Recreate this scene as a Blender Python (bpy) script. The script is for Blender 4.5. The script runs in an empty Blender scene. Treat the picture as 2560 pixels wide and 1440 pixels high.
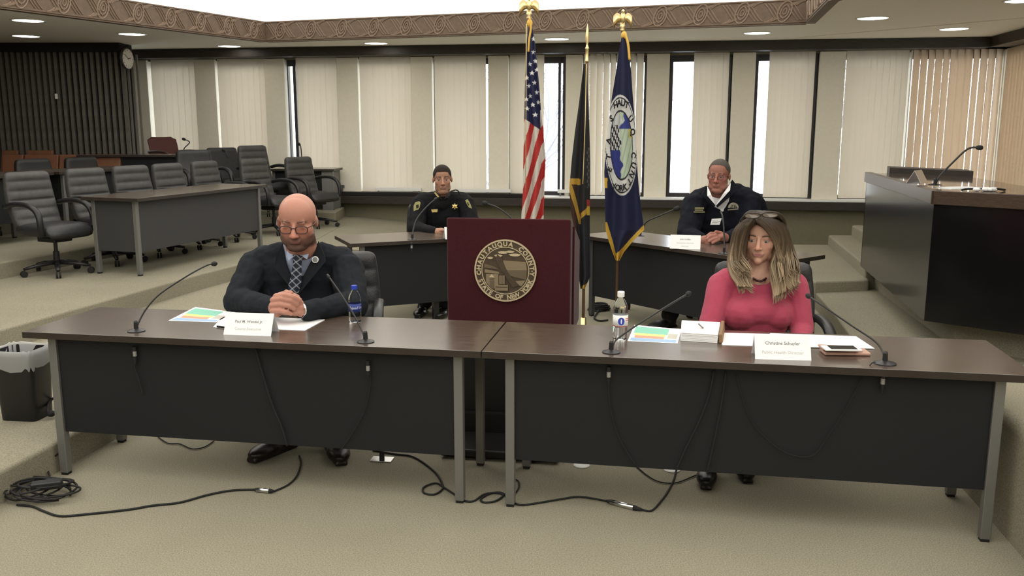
import bpy, bmesh, math, random
import numpy as np
from mathutils import Vector, Matrix, Euler
R = math.radians
PI = math.pi
rnd = random.Random(7)
SC = bpy.context.scene
COL = SC.collection

# ------------------------------------------------------------------ camera
CF, CP, CH = 2237.0, 0.1798, 1.715          # focal length in pixels of a 2560 wide frame, tilt, height
cam = bpy.data.cameras.new('camera')
cam.sensor_width = 36.0
cam.lens = CF / 2560 * 36.0
cam.clip_start = 0.05
cam.clip_end = 200
camo = bpy.data.objects.new('camera', cam)
COL.objects.link(camo)
camo.location = (0, 0, CH)
camo.rotation_euler = (PI / 2 - CP, 0, 0)
SC.camera = camo

# ------------------------------------------------------------------ world (overcast daylight) and exposure
w = bpy.data.worlds.new('overcast_sky')
SC.world = w
w.use_nodes = True
bg = w.node_tree.nodes['Background']
bg.inputs[0].default_value = (0.90, 0.95, 1.0, 1)
bg.inputs[1].default_value = 4.6
vs = SC.view_settings
vs.view_transform = 'Standard'
vs.look = 'None'
vs.exposure = 0.0
vs.gamma = 1.0
vs.use_curve_mapping = False
CEIL_L = 1.9        # radiance of the luminous ceiling
DOWN_L = 11.0       # radiance of the recessed downlights


# ------------------------------------------------------------------ metrology helpers (reference pixel -> point)
def ray(u, v):
    x = (u - 1280) / CF
    up = -(v - 720) / CF
    return Vector((x, math.cos(CP) + up * math.sin(CP), -math.sin(CP) + up * math.cos(CP)))


def onz(u, v, z):
    d = ray(u, v)
    t = (z - CH) / d.z
    return Vector((d.x * t, d.y * t, z))


def ony(u, v, Y):
    d = ray(u, v)
    t = Y / d.y
    return Vector((d.x * t, Y, CH + d.z * t))


def onplane(u, v, p0, ang):
    d = ray(u, v)
    n = (-math.sin(ang), math.cos(ang))
    t = (n[0] * p0[0] + n[1] * p0[1]) / (n[0] * d.x + n[1] * d.y)
    return Vector((d.x * t, d.y * t, CH + d.z * t))


# ------------------------------------------------------------------ mesh builder
class MB:
    def __init__(s):
        s.v = []
        s.f = []

    def add(s, vs_, fs):
        o = len(s.v)
        s.v += [tuple(p) for p in vs_]
        s.f += [tuple(i + o for i in f) for f in fs]
        return s

    def box(s, c, d, rz=0.0, M=None):
        x, y, z = d[0] / 2, d[1] / 2, d[2] / 2
        ps = [Vector((a * x, b * y, e * z)) for a in (-1, 1) for b in (-1, 1) for e in (-1, 1)]
        m = Matrix.Translation(c) @ (M if M else Matrix.Rotation(rz, 4, 'Z'))
        return s.add([m @ p for p in ps], [(0, 1, 3, 2), (4, 6, 7, 5), (0, 4, 5, 1), (2, 3, 7, 6), (0, 2, 6, 4), (1, 5, 7, 3)])

    def hexa(s, lo, hi):
        """lo, hi: four bottom and four top points (counter-clockwise)"""
        return s.add(list(lo) + list(hi), [(3, 2, 1, 0), (4, 5, 6, 7), (0, 1, 5, 4), (1, 2, 6, 5), (2, 3, 7, 6), (3, 0, 4, 7)])

    def prism(s, poly, z0, z1):
        n = len(poly)
        vs_ = [(p[0], p[1], z0) for p in poly] + [(p[0], p[1], z1) for p in poly]
        fs = [tuple(range(n - 1, -1, -1)), tuple(range(n, 2 * n))]
        fs += [(i, (i + 1) % n, (i + 1) % n + n, i + n) for i in range(n)]
        return s.add(vs_, fs)

    def tube(s, path, r, n=8, cap=True):
        path = [Vector(p) for p in path]
        m = len(path)
        rs = r if isinstance(r, (list, tuple)) else [r] * m
        vs_ = []
        prev = None
        for i, p in enumerate(path):
            t = (path[min(i + 1, m - 1)] - path[max(i - 1, 0)])
            t = t.normalized() if t.length > 1e-9 else Vector((0, 0, 1))
            if prev is None:
                a = Vector((0, 0, 1)) if abs(t.z) < .9 else Vector((1, 0, 0))
                a = (a - t * a.dot(t)).normalized()
            else:
                a = (prev - t * prev.dot(t))
                a = a.normalized() if a.length > 1e-6 else t.orthogonal().normalized()
            prev = a
            b = t.cross(a)
            rr = rs[i]
            ra, rb = rr if isinstance(rr, (list, tuple)) else (rr, rr)
            for k in range(n):
                q = 2 * PI * k / n
                vs_.append(p + a * (ra * math.cos(q)) + b * (rb * math.sin(q)))
        fs = []
        for i in range(m - 1):
            for k in range(n):
                k2 = (k + 1) % n
                fs.append((i * n + k, i * n + k2, (i + 1) * n + k2, (i + 1) * n + k))
        if cap:
            fs.append(tuple(range(n - 1, -1, -1)))
            fs.append(tuple((m - 1) * n + k for k in range(n)))
        return s.add(vs_, fs)

    def lathe(s, prof, c=(0, 0, 0), n=20, M=None, cap=True):
        """prof: (radius, z) pairs"""
        m = Matrix.Translation(c) @ (M if M else Matrix.Identity(4))
        vs_ = []
        for r, z in prof:
            for k in range(n):
                q = 2 * PI * k / n
                vs_.append(m @ Vector((r * math.cos(q), r * math.sin(q), z)))
        fs = []
        for i in range(len(prof) - 1):
            for k in range(n):
                k2 = (k + 1) % n
                fs.append((i * n + k, i * n + k2, (i + 1) * n + k2, (i + 1) * n + k))
        if cap:
            fs.append(tuple(range(n - 1, -1, -1)))
            fs.append(tuple((len(prof) - 1) * n + k for k in range(n)))
        return s.add(vs_, fs)

    def ell(s, c, r, M=None, nu=16, nv=10):
        m = Matrix.Translation(c) @ (M if M else Matrix.Identity(4))
        vs_ = [m @ Vector((0, 0, -r[2]))]
        for j in range(1, nv):
            t = -PI / 2 + PI * j / nv
            for k in range(nu):
                q = 2 * PI * k / nu
                vs_.append(m @ Vector((r[0] * math.cos(t) * math.cos(q), r[1] * math.cos(t) * math.sin(q), r[2] * math.sin(t))))
        vs_.append(m @ Vector((0, 0, r[2])))
        fs = [(0, 1 + (k + 1) % nu, 1 + k) for k in range(nu)]
        for j in range(nv - 2):
            for k in range(nu):
                k2 = (k + 1) % nu
                fs.append((1 + j * nu + k, 1 + j * nu + k2, 1 + (j + 1) * nu + k2, 1 + (j + 1) * nu + k))
        L = len(vs_) - 1
        b = 1 + (nv - 2) * nu
        fs += [(b + k, b + (k + 1) % nu, L) for k in range(nu)]
        return s.add(vs_, fs)

    def cap(s, a, b, ra, rb=None, n=14):
        """tapered capsule from a to b"""
        a = Vector(a)
        b = Vector(b)
        rb = ra if rb is None else rb
        d = b - a
        L = d.length
        if L < 1e-6:
            return s.ell(a, (ra, ra, ra))
        M = d.to_track_quat('Z', 'Y').to_matrix().to_4x4()
        prof = []
        for j in range(0, 5):
            t = -PI / 2 + (PI / 2) * j / 4
            prof.append((max(1e-4, ra * math.cos(t)), ra * math.sin(t)))
        for j in range(0, 5):
            t = (PI / 2) * j / 4
            prof.append((max(1e-4, rb * math.cos(t)), L + rb * math.sin(t)))
        return s.lathe(prof, a, n, M)

    def grid(s, P, closed=False):
        """P[i][j] grid of points"""
        n, m = len(P), len(P[0])
        vs_ = [p for row in P for p in row]
        fs = []
        for i in range(n - 1):
            for j in range(m - (0 if closed else 1)):
                j2 = (j + 1) % m
                fs.append((i * m + j, i * m + j2, (i + 1) * m + j2, (i + 1) * m + j))
        return s.add(vs_, fs)

    def mesh(s, name):
        me = bpy.data.meshes.new(name)
        me.from_pydata(s.v, [], s.f)
        me.update()
        bm = bmesh.new()
        bm.from_mesh(me)
        bmesh.ops.recalc_face_normals(bm, faces=bm.faces)
        bm.to_mesh(me)
        bm.free()
        return me

    def build(s, name, mat, parent=None, smooth=False, bevel=0, seg=2):
        me = s.mesh(name)
        return link(name, me, mat, parent, smooth, bevel, seg)


def link(name, me, mat, parent=None, smooth=False, bevel=0, seg=2):
    o = bpy.data.objects.new(name, me)
    COL.objects.link(o)
    if mat is not None:
        for m in (mat if isinstance(mat, (list, tuple)) else [mat]):
            me.materials.append(m)
    if smooth:
        me.polygons.foreach_set('use_smooth', [True] * len(me.polygons))
    if bevel:
        b = o.modifiers.new('bevel', 'BEVEL')
        b.width = bevel
        b.segments = seg
        b.limit_method = 'ANGLE'
        b.angle_limit = R(40)
        me.polygons.foreach_set('use_smooth', [True] * len(me.polygons))
        try:
            b.harden_normals = True
        except Exception:
            pass
    if parent is not None:
        o.parent = parent
        if parent.type == 'EMPTY' and parent.get('_world'):
            o.matrix_parent_inverse = parent.matrix_basis.inverted()
    return o


def tag(o, label=None, cat=None, group=None, kind=None):
    if label:
        o['label'] = label
    if cat:
        o['category'] = cat
    if group:
        o['group'] = group
    if kind:
        o['kind'] = kind
    return o


def thing(name, label, cat, loc=(0, 0, 0), rz=0.0, group=None, world=False):
    """an Empty at the base of a thing; world=True: its parts are given in room coordinates"""
    o = bpy.data.objects.new(name, None)
    o.empty_display_size = 0.1
    COL.objects.link(o)
    o.location = loc
    o.rotation_euler = (0, 0, rz)
    o.matrix_basis = Matrix.Translation(loc) @ Matrix.Rotation(rz, 4, 'Z')
    if world:
        o['_world'] = 1
    return tag(o, label, cat, group)


def struct(o):
    o['kind'] = 'structure'
    return o


def dup(root, loc, rz, label, group=None):
    def cp(o, par):
        c = o.copy()
        COL.objects.link(c)
        c.parent = par
        for ch in kids.get(o.name, []):
            cp(ch, c)
        return c
    kids = {}
    for o in list(COL.objects):
        if o.parent:
            kids.setdefault(o.parent.name, []).append(o)
    r = cp(root, None)
    r.matrix_basis = Matrix.Translation(loc) @ Matrix.Rotation(rz, 4, 'Z')
    r['label'] = label
    if group:
        r['group'] = group
    return r


def text_mesh(txt, size, extrude=0.0, align='CENTER', bold=0.0):
    c = bpy.data.curves.new('t', 'FONT')
    c.offset = bold
    c.body = txt
    c.size = size
    c.extrude = extrude
    c.align_x = align
    c.resolution_u = 3
    o = bpy.data.objects.new('t', c)
    COL.objects.link(o)
    dg = bpy.context.evaluated_depsgraph_get()
    me = bpy.data.meshes.new_from_object(o.evaluated_get(dg))
    vs_ = [v.co.copy() for v in me.vertices]
    fs = [tuple(p.vertices) for p in me.polygons]
    bpy.data.objects.remove(o)
    bpy.data.curves.remove(c)
    bpy.data.meshes.remove(me)
    return vs_, fs


def smooth_path(pts, n=6):
    pts = [Vector(p) for p in pts]
    out = []
    for i in range(len(pts) - 1):
        p0 = pts[max(i - 1, 0)]
        p1 = pts[i]
        p2 = pts[i + 1]
        p3 = pts[min(i + 2, len(pts) - 1)]
        for k in range(n):
            t = k / n
            out.append(0.5 * ((2 * p1) + (p2 - p0) * t + (2 * p0 - 5 * p1 + 4 * p2 - p3) * t * t + (3 * p1 - p0 - 3 * p2 + p3) * t ** 3))
    out.append(pts[-1])
    return out


# ------------------------------------------------------------------ materials
def mat(name, col, rough=0.6, metal=0.0, var=0.0, vscale=8.0, bump=0.0, bscale=60.0, spec=0.5, trans=0.0, stretch=None,
        emit=None, estr=0.0, alpha=1.0, sheen=0.0, ior=1.45, coat=0.0, translucent=0.0, attr=None):
    m = bpy.data.materials.new(name)
    m.use_nodes = True
    nt = m.node_tree
    b = nt.nodes['Principled BSDF']
    b.inputs['Base Color'].default_value = (*col, 1)
    b.inputs['Roughness'].default_value = rough
    b.inputs['Metallic'].default_value = metal
    b.inputs['Specular IOR Level'].default_value = spec
    b.inputs['IOR'].default_value = ior
    if trans:
        b.inputs['Transmission Weight'].default_value = trans
    if sheen:
        b.inputs['Sheen Weight'].default_value = sheen
    if coat:
        b.inputs['Coat Weight'].default_value = coat
        b.inputs['Coat Roughness'].default_value = .1
    if alpha < 1:
        b.inputs['Alpha'].default_value = alpha
    if emit:
        b.inputs['Emission Color'].default_value = (*emit, 1)
        b.inputs['Emission Strength'].default_value = estr
    tc = nt.nodes.new('ShaderNodeTexCoord')
    mp = nt.nodes.new('ShaderNodeMapping')
    nt.links.new(tc.outputs['Object'], mp.inputs[0])
    if stretch:
        mp.inputs['Scale'].default_value = stretch
    src = None
    if attr:
        a = nt.nodes.new('ShaderNodeVertexColor')
        a.layer_name = attr
        src = a.outputs[0]
        nt.links.new(src, b.inputs['Base Color'])
    if var:
        n = nt.nodes.new('ShaderNodeTexNoise')
        n.inputs['Scale'].default_value = vscale
        n.inputs['Detail'].default_value = 5
        n.inputs['Roughness'].default_value = .65
        nt.links.new(mp.outputs[0], n.inputs[0])
        rp = nt.nodes.new('ShaderNodeMapRange')
        rp.inputs[1].default_value = .3
        rp.inputs[2].default_value = .7
        rp.inputs[3].default_value = 1 - var
        rp.inputs[4].default_value = 1 + var
        nt.links.new(n.outputs[0], rp.inputs[0])
        mx = nt.nodes.new('ShaderNodeMix')
        mx.data_type = 'RGBA'
        mx.blend_type = 'MULTIPLY'
        mx.inputs[0].default_value = 1
        if src:
            nt.links.new(src, mx.inputs[6])
        else:
            mx.inputs[6].default_value = (*col, 1)
        nt.links.new(rp.outputs[0], mx.inputs[7])
        nt.links.new(mx.outputs[2], b.inputs['Base Color'])
    if bump:
        n2 = nt.nodes.new('ShaderNodeTexNoise')
        n2.inputs['Scale'].default_value = bscale
        n2.inputs['Detail'].default_value = 4
        nt.links.new(mp.outputs[0], n2.inputs[0])
        bp = nt.nodes.new('ShaderNodeBump')
        bp.inputs['Strength'].default_value = bump
        bp.inputs['Distance'].default_value = .01
        nt.links.new(n2.outputs[0], bp.inputs['Height'])
        nt.links.new(bp.outputs[0], b.inputs['Normal'])
    if translucent:
        tr = nt.nodes.new('ShaderNodeBsdfTranslucent')
        tr.inputs[0].default_value = (*col, 1)
        ms = nt.nodes.new('ShaderNodeMixShader')
        ms.inputs[0].default_value = translucent
        out = nt.nodes['Material Output']
        nt.links.new(b.outputs[0], ms.inputs[1])
        nt.links.new(tr.outputs[0], ms.inputs[2])
        nt.links.new(ms.outputs[0], out.inputs[0])
    return m


def carpet_mat(name, c1, c2):
    m = mat(name, c1, .95, bump=.25, bscale=420, spec=.1)
    nt = m.node_tree
    b = nt.nodes['Principled BSDF']
    tc = nt.nodes['Texture Coordinate']
    n = nt.nodes.new('ShaderNodeTexNoise')
    n.inputs['Scale'].default_value = 170
    n.inputs['Detail'].default_value = 3
    n.inputs['Roughness'].default_value = .8
    n3 = nt.nodes.new('ShaderNodeTexNoise')
    n3.inputs['Scale'].default_value = 1.3
    n3.inputs['Detail'].default_value = 2
    r = nt.nodes.new('ShaderNodeValToRGB')
    r.color_ramp.elements[0].position = .36
    r.color_ramp.elements[1].position = .62
    r.color_ramp.elements[0].color = (*c2, 1)
    r.color_ramp.elements[1].color = (*c1, 1)
    mr = nt.nodes.new('ShaderNodeMapRange')
    mr.inputs[1].default_value = .3
    mr.inputs[2].default_value = .7
    mr.inputs[3].default_value = .93
    mr.inputs[4].default_value = 1.05
    mx = nt.nodes.new('ShaderNodeMix')
    mx.data_type = 'RGBA'
    mx.blend_type = 'MULTIPLY'
    mx.inputs[0].default_value = 1
    nt.links.new(tc.outputs['Object'], n.inputs[0])
    nt.links.new(tc.outputs['Object'], n3.inputs[0])
    nt.links.new(n.outputs[0], r.inputs[0])
    nt.links.new(n3.outputs[0], mr.inputs[0])
    nt.links.new(r.outputs[0], mx.inputs[6])
    nt.links.new(mr.outputs[0], mx.inputs[7])
    nt.links.new(mx.outputs[2], b.inputs['Base Color'])
    return m


M = {}
M['carpet'] = carpet_mat('beige_carpet', (.325, .300, .228), (.185, .170, .124))
M['greenwall'] = mat('olive_wall', (.19, .175, .115), .9, var=.08, vscale=40, bump=.25, bscale=200)
M['cream'] = mat('cream_wall', (.82, .775, .655), .8, var=.03, vscale=20)
M['ceil'] = mat('ceiling_paint', (.84, .81, .73), .9, var=.03, vscale=30, bump=.1, bscale=250)
M['darkwood'] = mat('dark_walnut', (.030, .023, .018), .45, var=.35, vscale=5, stretch=(1, 8, 8))
M['cornice'] = mat('carved_brown', (.135, .092, .062), .65, var=.15, vscale=20)
M['relief'] = mat('carved_relief', (.22, .155, .11), .65, var=.15, vscale=20)
M['slat'] = mat('grey_brown_batten', (.135, .125, .105), .8, var=.2, vscale=12)
M['slatgap'] = mat('black_felt', (.012, .010, .009), .9)
M['blind'] = mat('blind_fabric', (.84, .79, .70), .85, var=.03, vscale=60, bump=.1, bscale=300, translucent=.42)
M['blindo'] = mat('blind_fabric_tan', (.78, .665, .53), .85, var=.03, vscale=60, translucent=.42)
M['frame'] = mat('dark_window_frame', (.030, .028, .030), .5)
M['white'] = mat('white_paint', (.80, .80, .78), .5)
M['desktop'] = mat('brown_laminate', (.068, .047, .034), .23, var=.5, vscale=6, stretch=(1.2, 16, 16), spec=1.0, ior=1.9)
M['deskedge'] = mat('dark_edge', (.030, .022, .017), .45, var=.2, vscale=10)
M['panel'] = mat('charcoal_panel', (.0125, .0138, .0155), .6, bump=.1, bscale=300, spec=.3)
M['steel'] = mat('brushed_steel', (.205, .205, .195), .45, metal=.55)
M['greypanel'] = mat('grey_panel', (.16, .155, .15), .6)
M['leather'] = mat('black_leather', (.022, .022, .023), .42, var=.15, vscale=20, bump=.2, bscale=120)
M['leatherg'] = mat('dark_grey_leather', (.050, .049, .047), .5, var=.2, vscale=15, bump=.25, bscale=120)
M['plastic'] = mat('black_plastic', (.012, .012, .013), .38)
M['rubber'] = mat('black_rubber', (.010, .010, .010), .75)
M['gold'] = mat('gold_metal', (.80, .64, .34), .32, metal=1)
M['chrome'] = mat('chrome', (.65, .65, .66), .2, metal=1)
M['paper'] = mat('white_paper', (.82, .82, .83), .7)
M['ink'] = mat('grey_ink', (.22, .23, .24), .8)
M['inklight'] = mat('light_grey_ink', (.50, .52, .52), .8)
M['blackgloss'] = mat('black_gloss_laminate', (.0045, .0045, .005), .16, spec=.5)
M['blackgloss_lit'] = mat('black_gloss_laminate_lit', (.020, .021, .023), .14, spec=.6)  # same black laminate, light on the dais side face put into its colour
M['maroon'] = mat('maroon_fabric', (.046, .0085, .012), .95, var=.12, vscale=90, bump=.4, bscale=350, sheen=.15, spec=.1)
M['glass'] = mat('window_glass', (1, 1, 1), .02, trans=1.0, ior=1.05, spec=.2)
M['ledge'] = mat('ceiling_light', (1, 1, 1), .5, emit=(1, .97, .90), estr=CEIL_L)
M['down'] = mat('downlight_lens', (1, 1, 1), .5, emit=(1, .93, .80), estr=DOWN_L)
M['brownseat'] = mat('rust_brown_vinyl', (.20, .085, .045), .55, var=.12, vscale=12)
M['redchair'] = mat('oxblood_vinyl', (.085, .022, .020), .5)
M['bark'] = mat('bare_bark', (.30, .30, .33), .9)
M['snow'] = mat('pale_ground', (.55, .57, .58), .9, var=.2, vscale=.2)
# ================================================================== STRUCTURE
WA = -0.165
WP0 = Vector((4.057, 12.961, 0))
WD = Vector((math.cos(WA), math.sin(WA), 0))       # along the back wall, to the right
WN = Vector((math.sin(WA), -math.cos(WA), 0))      # out of the back wall, into the room


def wp(s, off, z):
    p = WP0 + WD * s + WN * off
    return Vector((p.x, p.y, z))


def S(u, v=300):
    return (onplane(u, v, WP0, WA) - WP0).dot(WD)


def wbox(mb, s0, s1, o0, o1, z0, z1):
    return mb.hexa([wp(s0, o0, z0), wp(s1, o0, z0), wp(s1, o1, z0), wp(s0, o1, z0)],
                   [wp(s0, o0, z1), wp(s1, o0, z1), wp(s1, o1, z1), wp(s0, o1, z1)])


ZS, ZH, ZC = 0.66, 2.73, 2.87      # sill, window head, soffit
SL, SR = S(300), S(2503)

# --- floors
struct(MB().prism([(-10, -5), (9, -5), (9, 14.6), (-10, 16.5)], -.2, 0).build('floor', M['carpet']))
T1, T2, T3, T4 = .155, .31, .465, .62
e1 = [(-2.85, -5), (-2.65, 1.5), (-2.37, 3.76), (-2.20, 4.74), (-1.95, 6.5), (-1.78, 8.3), (-1.7, 10.4)]
struct(MB().prism(e1 + [(-10, 10.4), (-10, -5)], -.1, T1).build('floor_tier_left', M['carpet'], bevel=.022, seg=3))
e2 = [(-5.4, -1), (-4.3, 3.3), (-3.58, 6.13), (-3.26, 7.46), (-3.0, 8.52), (-2.76, 9.29), (-2.48, 10.3), (-2.4, 14.3)]
struct(MB().prism(e2 + [(-10, 15.5), (-10, -1)], -.1, T2).build('floor_tier_left_upper', M['carpet'], bevel=.022, seg=3))
e3 = [(-6.4, 3.6), (-4.75, 8.2), (-4.42, 9.3), (-3.75, 11.6), (-3.35, 13.05), (-2.59, 13.12), (-2.62, 14.05)]
struct(MB().prism(e3 + [(-10, 15.2), (-10, 3.6)], -.1, T3).build('floor_tier_left_top', M['carpet'], bevel=.022, seg=3))
e4 = [(-8.0, 5.5), (-6.1, 9.9), (-4.6, 12.9), (-4.5, 14.2)]
struct(MB().prism(e4 + [(-10, 15.1), (-10, 5.5)], -.1, T4).build('floor_tier_left_rear', M['carpet'], bevel=.022, seg=3))
# ramp along the back wall
rp = MB()
a0, a1, b0, b1 = Vector((-2.45, 10.35, 0)), Vector((-2.4, 14.15, 0)), Vector((1.2, 11.6, 0)), Vector((1.2, 13.5, 0))
up = lambda p, z: Vector((p.x, p.y, z))
rp.hexa([a0, b0, b1, a1], [up(a0, T2 - .002), up(b0, .004), up(b1, .004), up(a1, T2 - .002)])
struct(rp.build('floor_ramp', M['carpet']))
# right side: first tier, landing, steps, tall platform beside the front desk
er = [(2.86, 8.2), (2.70, 7.28), (2.56, 6.6), (2.38, 5.4), (2.33, 4.3), (2.30, 3.0), (2.2, -5)]
struct(MB().prism([(9, -5), (9, 8.9), (2.95, 8.9)] + er, -.1, T1).build('floor_tier_right', M['carpet'], bevel=.022, seg=3))
struct(MB().prism([(2.86, 8.33), (3.42, 8.44), (3.5, 8.7), (6.5, 9.6), (6.4, 10.9), (3.28, 11.05)], -.1, .26).build('floor_landing_right', M['carpet'], bevel=.02, seg=3))
st1 = MB().prism([(3.42, 8.55), (6.5, 9.0), (6.4, 10.9), (3.90, 10.97)], -.1, .385)
struct(st1.build('floor_step_right', M['carpet'], bevel=.02, seg=3))
struct(MB().prism([(3.85, 9.1), (6.5, 9.3), (6.4, 10.9), (4.17, 10.94)], -.1, .51).build('floor_step_right_upper', M['carpet'], bevel=.02, seg=3))
struct(MB().prism([(2.20, 4.35), (2.12, 3.75), (2.05, 3.3), (1.95, 2.2), (2.0, -4.9), (8.9, -4.9), (8.9, 4.6), (2.9, 4.6)], -.1, .50).build('floor_platform_right', M['carpet'], bevel=.05, seg=4))

# --- back wall
wb = MB()
wbox(wb, SL, SR + .3, -.25, 0, 0, ZS - .02)
wbox(wb, SL, SR + .3, -.25, 0, ZH - .02, 3.6)
wall_back = struct(wb.build('wall_back', M['greenwall']))
pil = [(300, 380), (497, 548), (670, 718), (848, 900), (1031, 1083), (1222, 1272), (1414, 1455), (1614, 1670), (1826, 1882), (2040, 2104), (2264.5, 2267.5), (2494, 2516)]
for a, b in pil:
    m = MB()
    wbox(m, S(a), S(b), -.25, .05, ZS - .02, ZH)
    m.build('pilaster', M['cream'], wall_back, bevel=.006)
# sill board and its top, whitened on the right as lit, head beam
m = MB()
wbox(m, SL, SR, 0, .22, .525, ZS - .015)
struct(m.build('trim_1', M['darkwood'], bevel=.006))
m = MB()
wbox(m, SL, S(1340), -.1, .20, ZS - .015, ZS + .04)
struct(m.build('trim_2', M['slatgap'], bevel=.004))
m = MB()
wbox(m, S(1340), SR, -.1, .20, ZS - .015, ZS + .012)
struct(m.build('trim_3', M['white'], bevel=.004))  # light falling on the right sill top, given as white colour
m = MB()
wbox(m, SL + .05, SR + .02, 0, .34, ZH + .005, ZC)
struct(m.build('trim_4', M['darkwood'], bevel=.006))

# windows between the pilasters: dark frame, one or two panes
winbays = []
for i in range(len(pil) - 1):
    s0, s1 = S(pil[i][1]), S(pil[i + 1][0])
    winbays.append((s0, s1))
    fm = MB()
    t = .055 if i in (5, 7, 8) else .012
    o0, o1 = -.16, -.08
    for (x0, x1, z0, z1) in ((s0, s0 + t, ZS, ZH), (s1 - t, s1, ZS, ZH), (s0 + t, s1 - t, ZS, ZS + .07), (s0 + t, s1 - t, ZH - .11, ZH)):
        wbox(fm, x0, x1, o0, o1, z0, z1)
    wf = struct(fm.build('window_%d' % (i + 1), M['frame'], bevel=.004))
    gm = MB()
    wbox(gm, s0 + t - .005, s1 - t + .005, -.125, -.119, ZS + .065, ZH - .105)
    gm.build('pane', M['glass'], wf)

# vertical blinds
SLATN = [0]
slat_cache = {}


def slat_mesh(wd, ht):
    k = (round(wd, 3), round(ht, 3))
    if k not in slat_cache:
        mb = MB()
        n = 4
        P = []
        for off in (0.0015, -0.0015):
            row0, row1 = [], []
            for j in range(n + 1):
                x = -wd / 2 + wd * j / n
                y = .0012 * math.cos(PI * (j / n - .5)) + off
                row0.append((x, y, 0))
                row1.append((x, y, ht))
            mb.grid([row0, row1])
        slat_cache[k] = mb.mesh('slat')
    return slat_cache[k]


def blind(label, s0, s1, n, ang, mat_, off=.022, z0=ZS + .03, z1=ZH + .05, base=None, jitter=3.0, skip=()):
    """n slats from s0 to s1 along the back wall"""
    f = base or wp
    t = thing('vertical_blind', label, 'blind', f((s0 + s1) / 2, off, z0), 0, 'vertical blinds on the window wall', world=True)
    hr = MB()
    q = [f(s0, off - .02, z1), f(s1, off - .02, z1), f(s1, off + .02, z1), f(s0, off + .02, z1)]
    hr.hexa([Vector((p.x, p.y, z1 - .035)) for p in q], q)
    hr.build('headrail', M['white'], t)
    w = (s1 - s0) / n
    wd = max(.03, w * (1.03 if abs(ang) < 20 else 1.08))
    me = slat_mesh(wd, z1 - z0 - .04)
    if not me.materials:
        me.materials.append(mat_)
    d = (f(1, 0, 0) - f(0, 0, 0))
    a0_ = math.atan2(d.y, d.x)
    for i in range(n):
        if i in skip:
            continue
        o = link('slat', me, None, t)
        if o.material_slots and me.materials[0] != mat_:
            o.material_slots[0].link = 'OBJECT'
            o.material_slots[0].material = mat_
        p = f(s0 + w * (i + .5), off, z0)
        o.matrix_basis = Matrix.Translation(p) @ Matrix.Rotation(a0_ + R(ang + rnd.uniform(-jitter, jitter)), 4, 'Z')
    return t


B = M['blind']
blind('closed pale vertical blind beside the round wall clock', S(389), S(497), 7, 3, B, jitter=1.5)
blind('brightly backlit closed vertical blind behind the tall back-row chairs', S(553), S(670), 8, 4, B, jitter=1)
blind('closed vertical blind just right of the white window gap near the end desk', S(747), S(847), 7, 4, B, jitter=2)
blind('smooth closed vertical blind left of the uniformed officer, glowing at its centre', S(904), S(1031), 8, 3, B, jitter=1)
blind('smooth closed vertical blind directly behind and right of the uniformed officer', S(1089), S(1216), 8, 3, B, jitter=1)
blind('narrow closed vertical blind left of the striped flag', S(1276), S(1360), 5, 5, B, jitter=2)
blind('half open vertical blind with bright gaps behind the blue flag', S(1457), S(1606), 9, 30, B, jitter=12)
blind('closed vertical blind behind the grey-haired man, right of an open window strip', S(1730), S(1817), 6, 6, B, jitter=1.5)
blind('closed vertical blind right of the narrow window strip beside the grey-haired man', S(1916), S(2029), 7, 5, B, jitter=1.5)
blind('wide smooth closed vertical blind left of the tall dais', S(2106), S(2260), 10, 3, B, jitter=1)
blind('tan vertical blind with slats turned half open above the dais', S(2270), S(2492), 12, 22, M['blindo'], jitter=13)
# dark mullions seen between blinds
for i, (u, w_) in enumerate([(739, 7), (1611, 6), (1820, 6), (2033, 8), (1397, 6)]):
    m = MB()
    wbox(m, S(u - w_ / 2), S(u + w_ / 2), -.11, -.02 if i != 4 else -.05, ZS, ZH - .02)
    struct(m.build('trim_%d' % (5 + i), M['frame']))

# --- right wall (starts at the corner of the back wall and runs towards the viewer)
RC = wp(SR, 0, 0)


def rw(s, off, z):
    p = RC + WN * s - WD * off
    return Vector((p.x, p.y, z))


def rbox(mb, s0, s1, o0, o1, z0, z1):
    return mb.hexa([rw(s0, o0, z0), rw(s1, o0, z0), rw(s1, o1, z0), rw(s0, o1, z0)],
                   [rw(s0, o0, z1), rw(s1, o0, z1), rw(s1, o1, z1), rw(s0, o1, z1)])


m = MB()
rbox(m, -.3, 18, -.25, 0, 0, ZS)
rbox(m, -.3, 18, -.25, 0, ZH, 3.6)
rbox(m, 5.2, 18, -.25, 0, ZS, ZH)
wall_right = struct(m.build('wall_right', M['cream']))
m = MB()
rbox(m, -.02, 18, 0, .34, ZH + .005, ZC)
struct(m.build('trim_11', M['darkwood'], bevel=.006))
m = MB()
rbox(m, 2.4, 2.55, -.2, 0, ZS, ZH)
m.build('pilaster', M['cream'], wall_right)
for k, (sa, sb) in enumerate([(0.05, 2.4), (2.55, 5.2)]):
    fm = MB()
    for (x0, x1, z0, z1) in ((sa, sa + .06, ZS, ZH), (sb - .06, sb, ZS, ZH), (sa + .06, sb - .06, ZS, ZS + .07), (sa + .06, sb - .06, ZH - .11, ZH)):
        rbox(fm, x0, x1, -.16, -.08, z0, z1)
    wf = struct(fm.build('window_%d' % (12 + k), M['frame']))
    gm = MB()
    rbox(gm, sa + .055, sb - .055, -.125, -.119, ZS + .065, ZH - .105)
    gm.build('pane', M['glass'], wf)
blind('tan vertical blind on the right wall at the corner of the room', .12, 2.36, 20, 25, M['blindo'], off=.022, base=rw)
blind('tan vertical blind on the right wall, further from the corner', 2.6, 5.1, 22, 25, M['blindo'], off=.022, base=rw)

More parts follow.
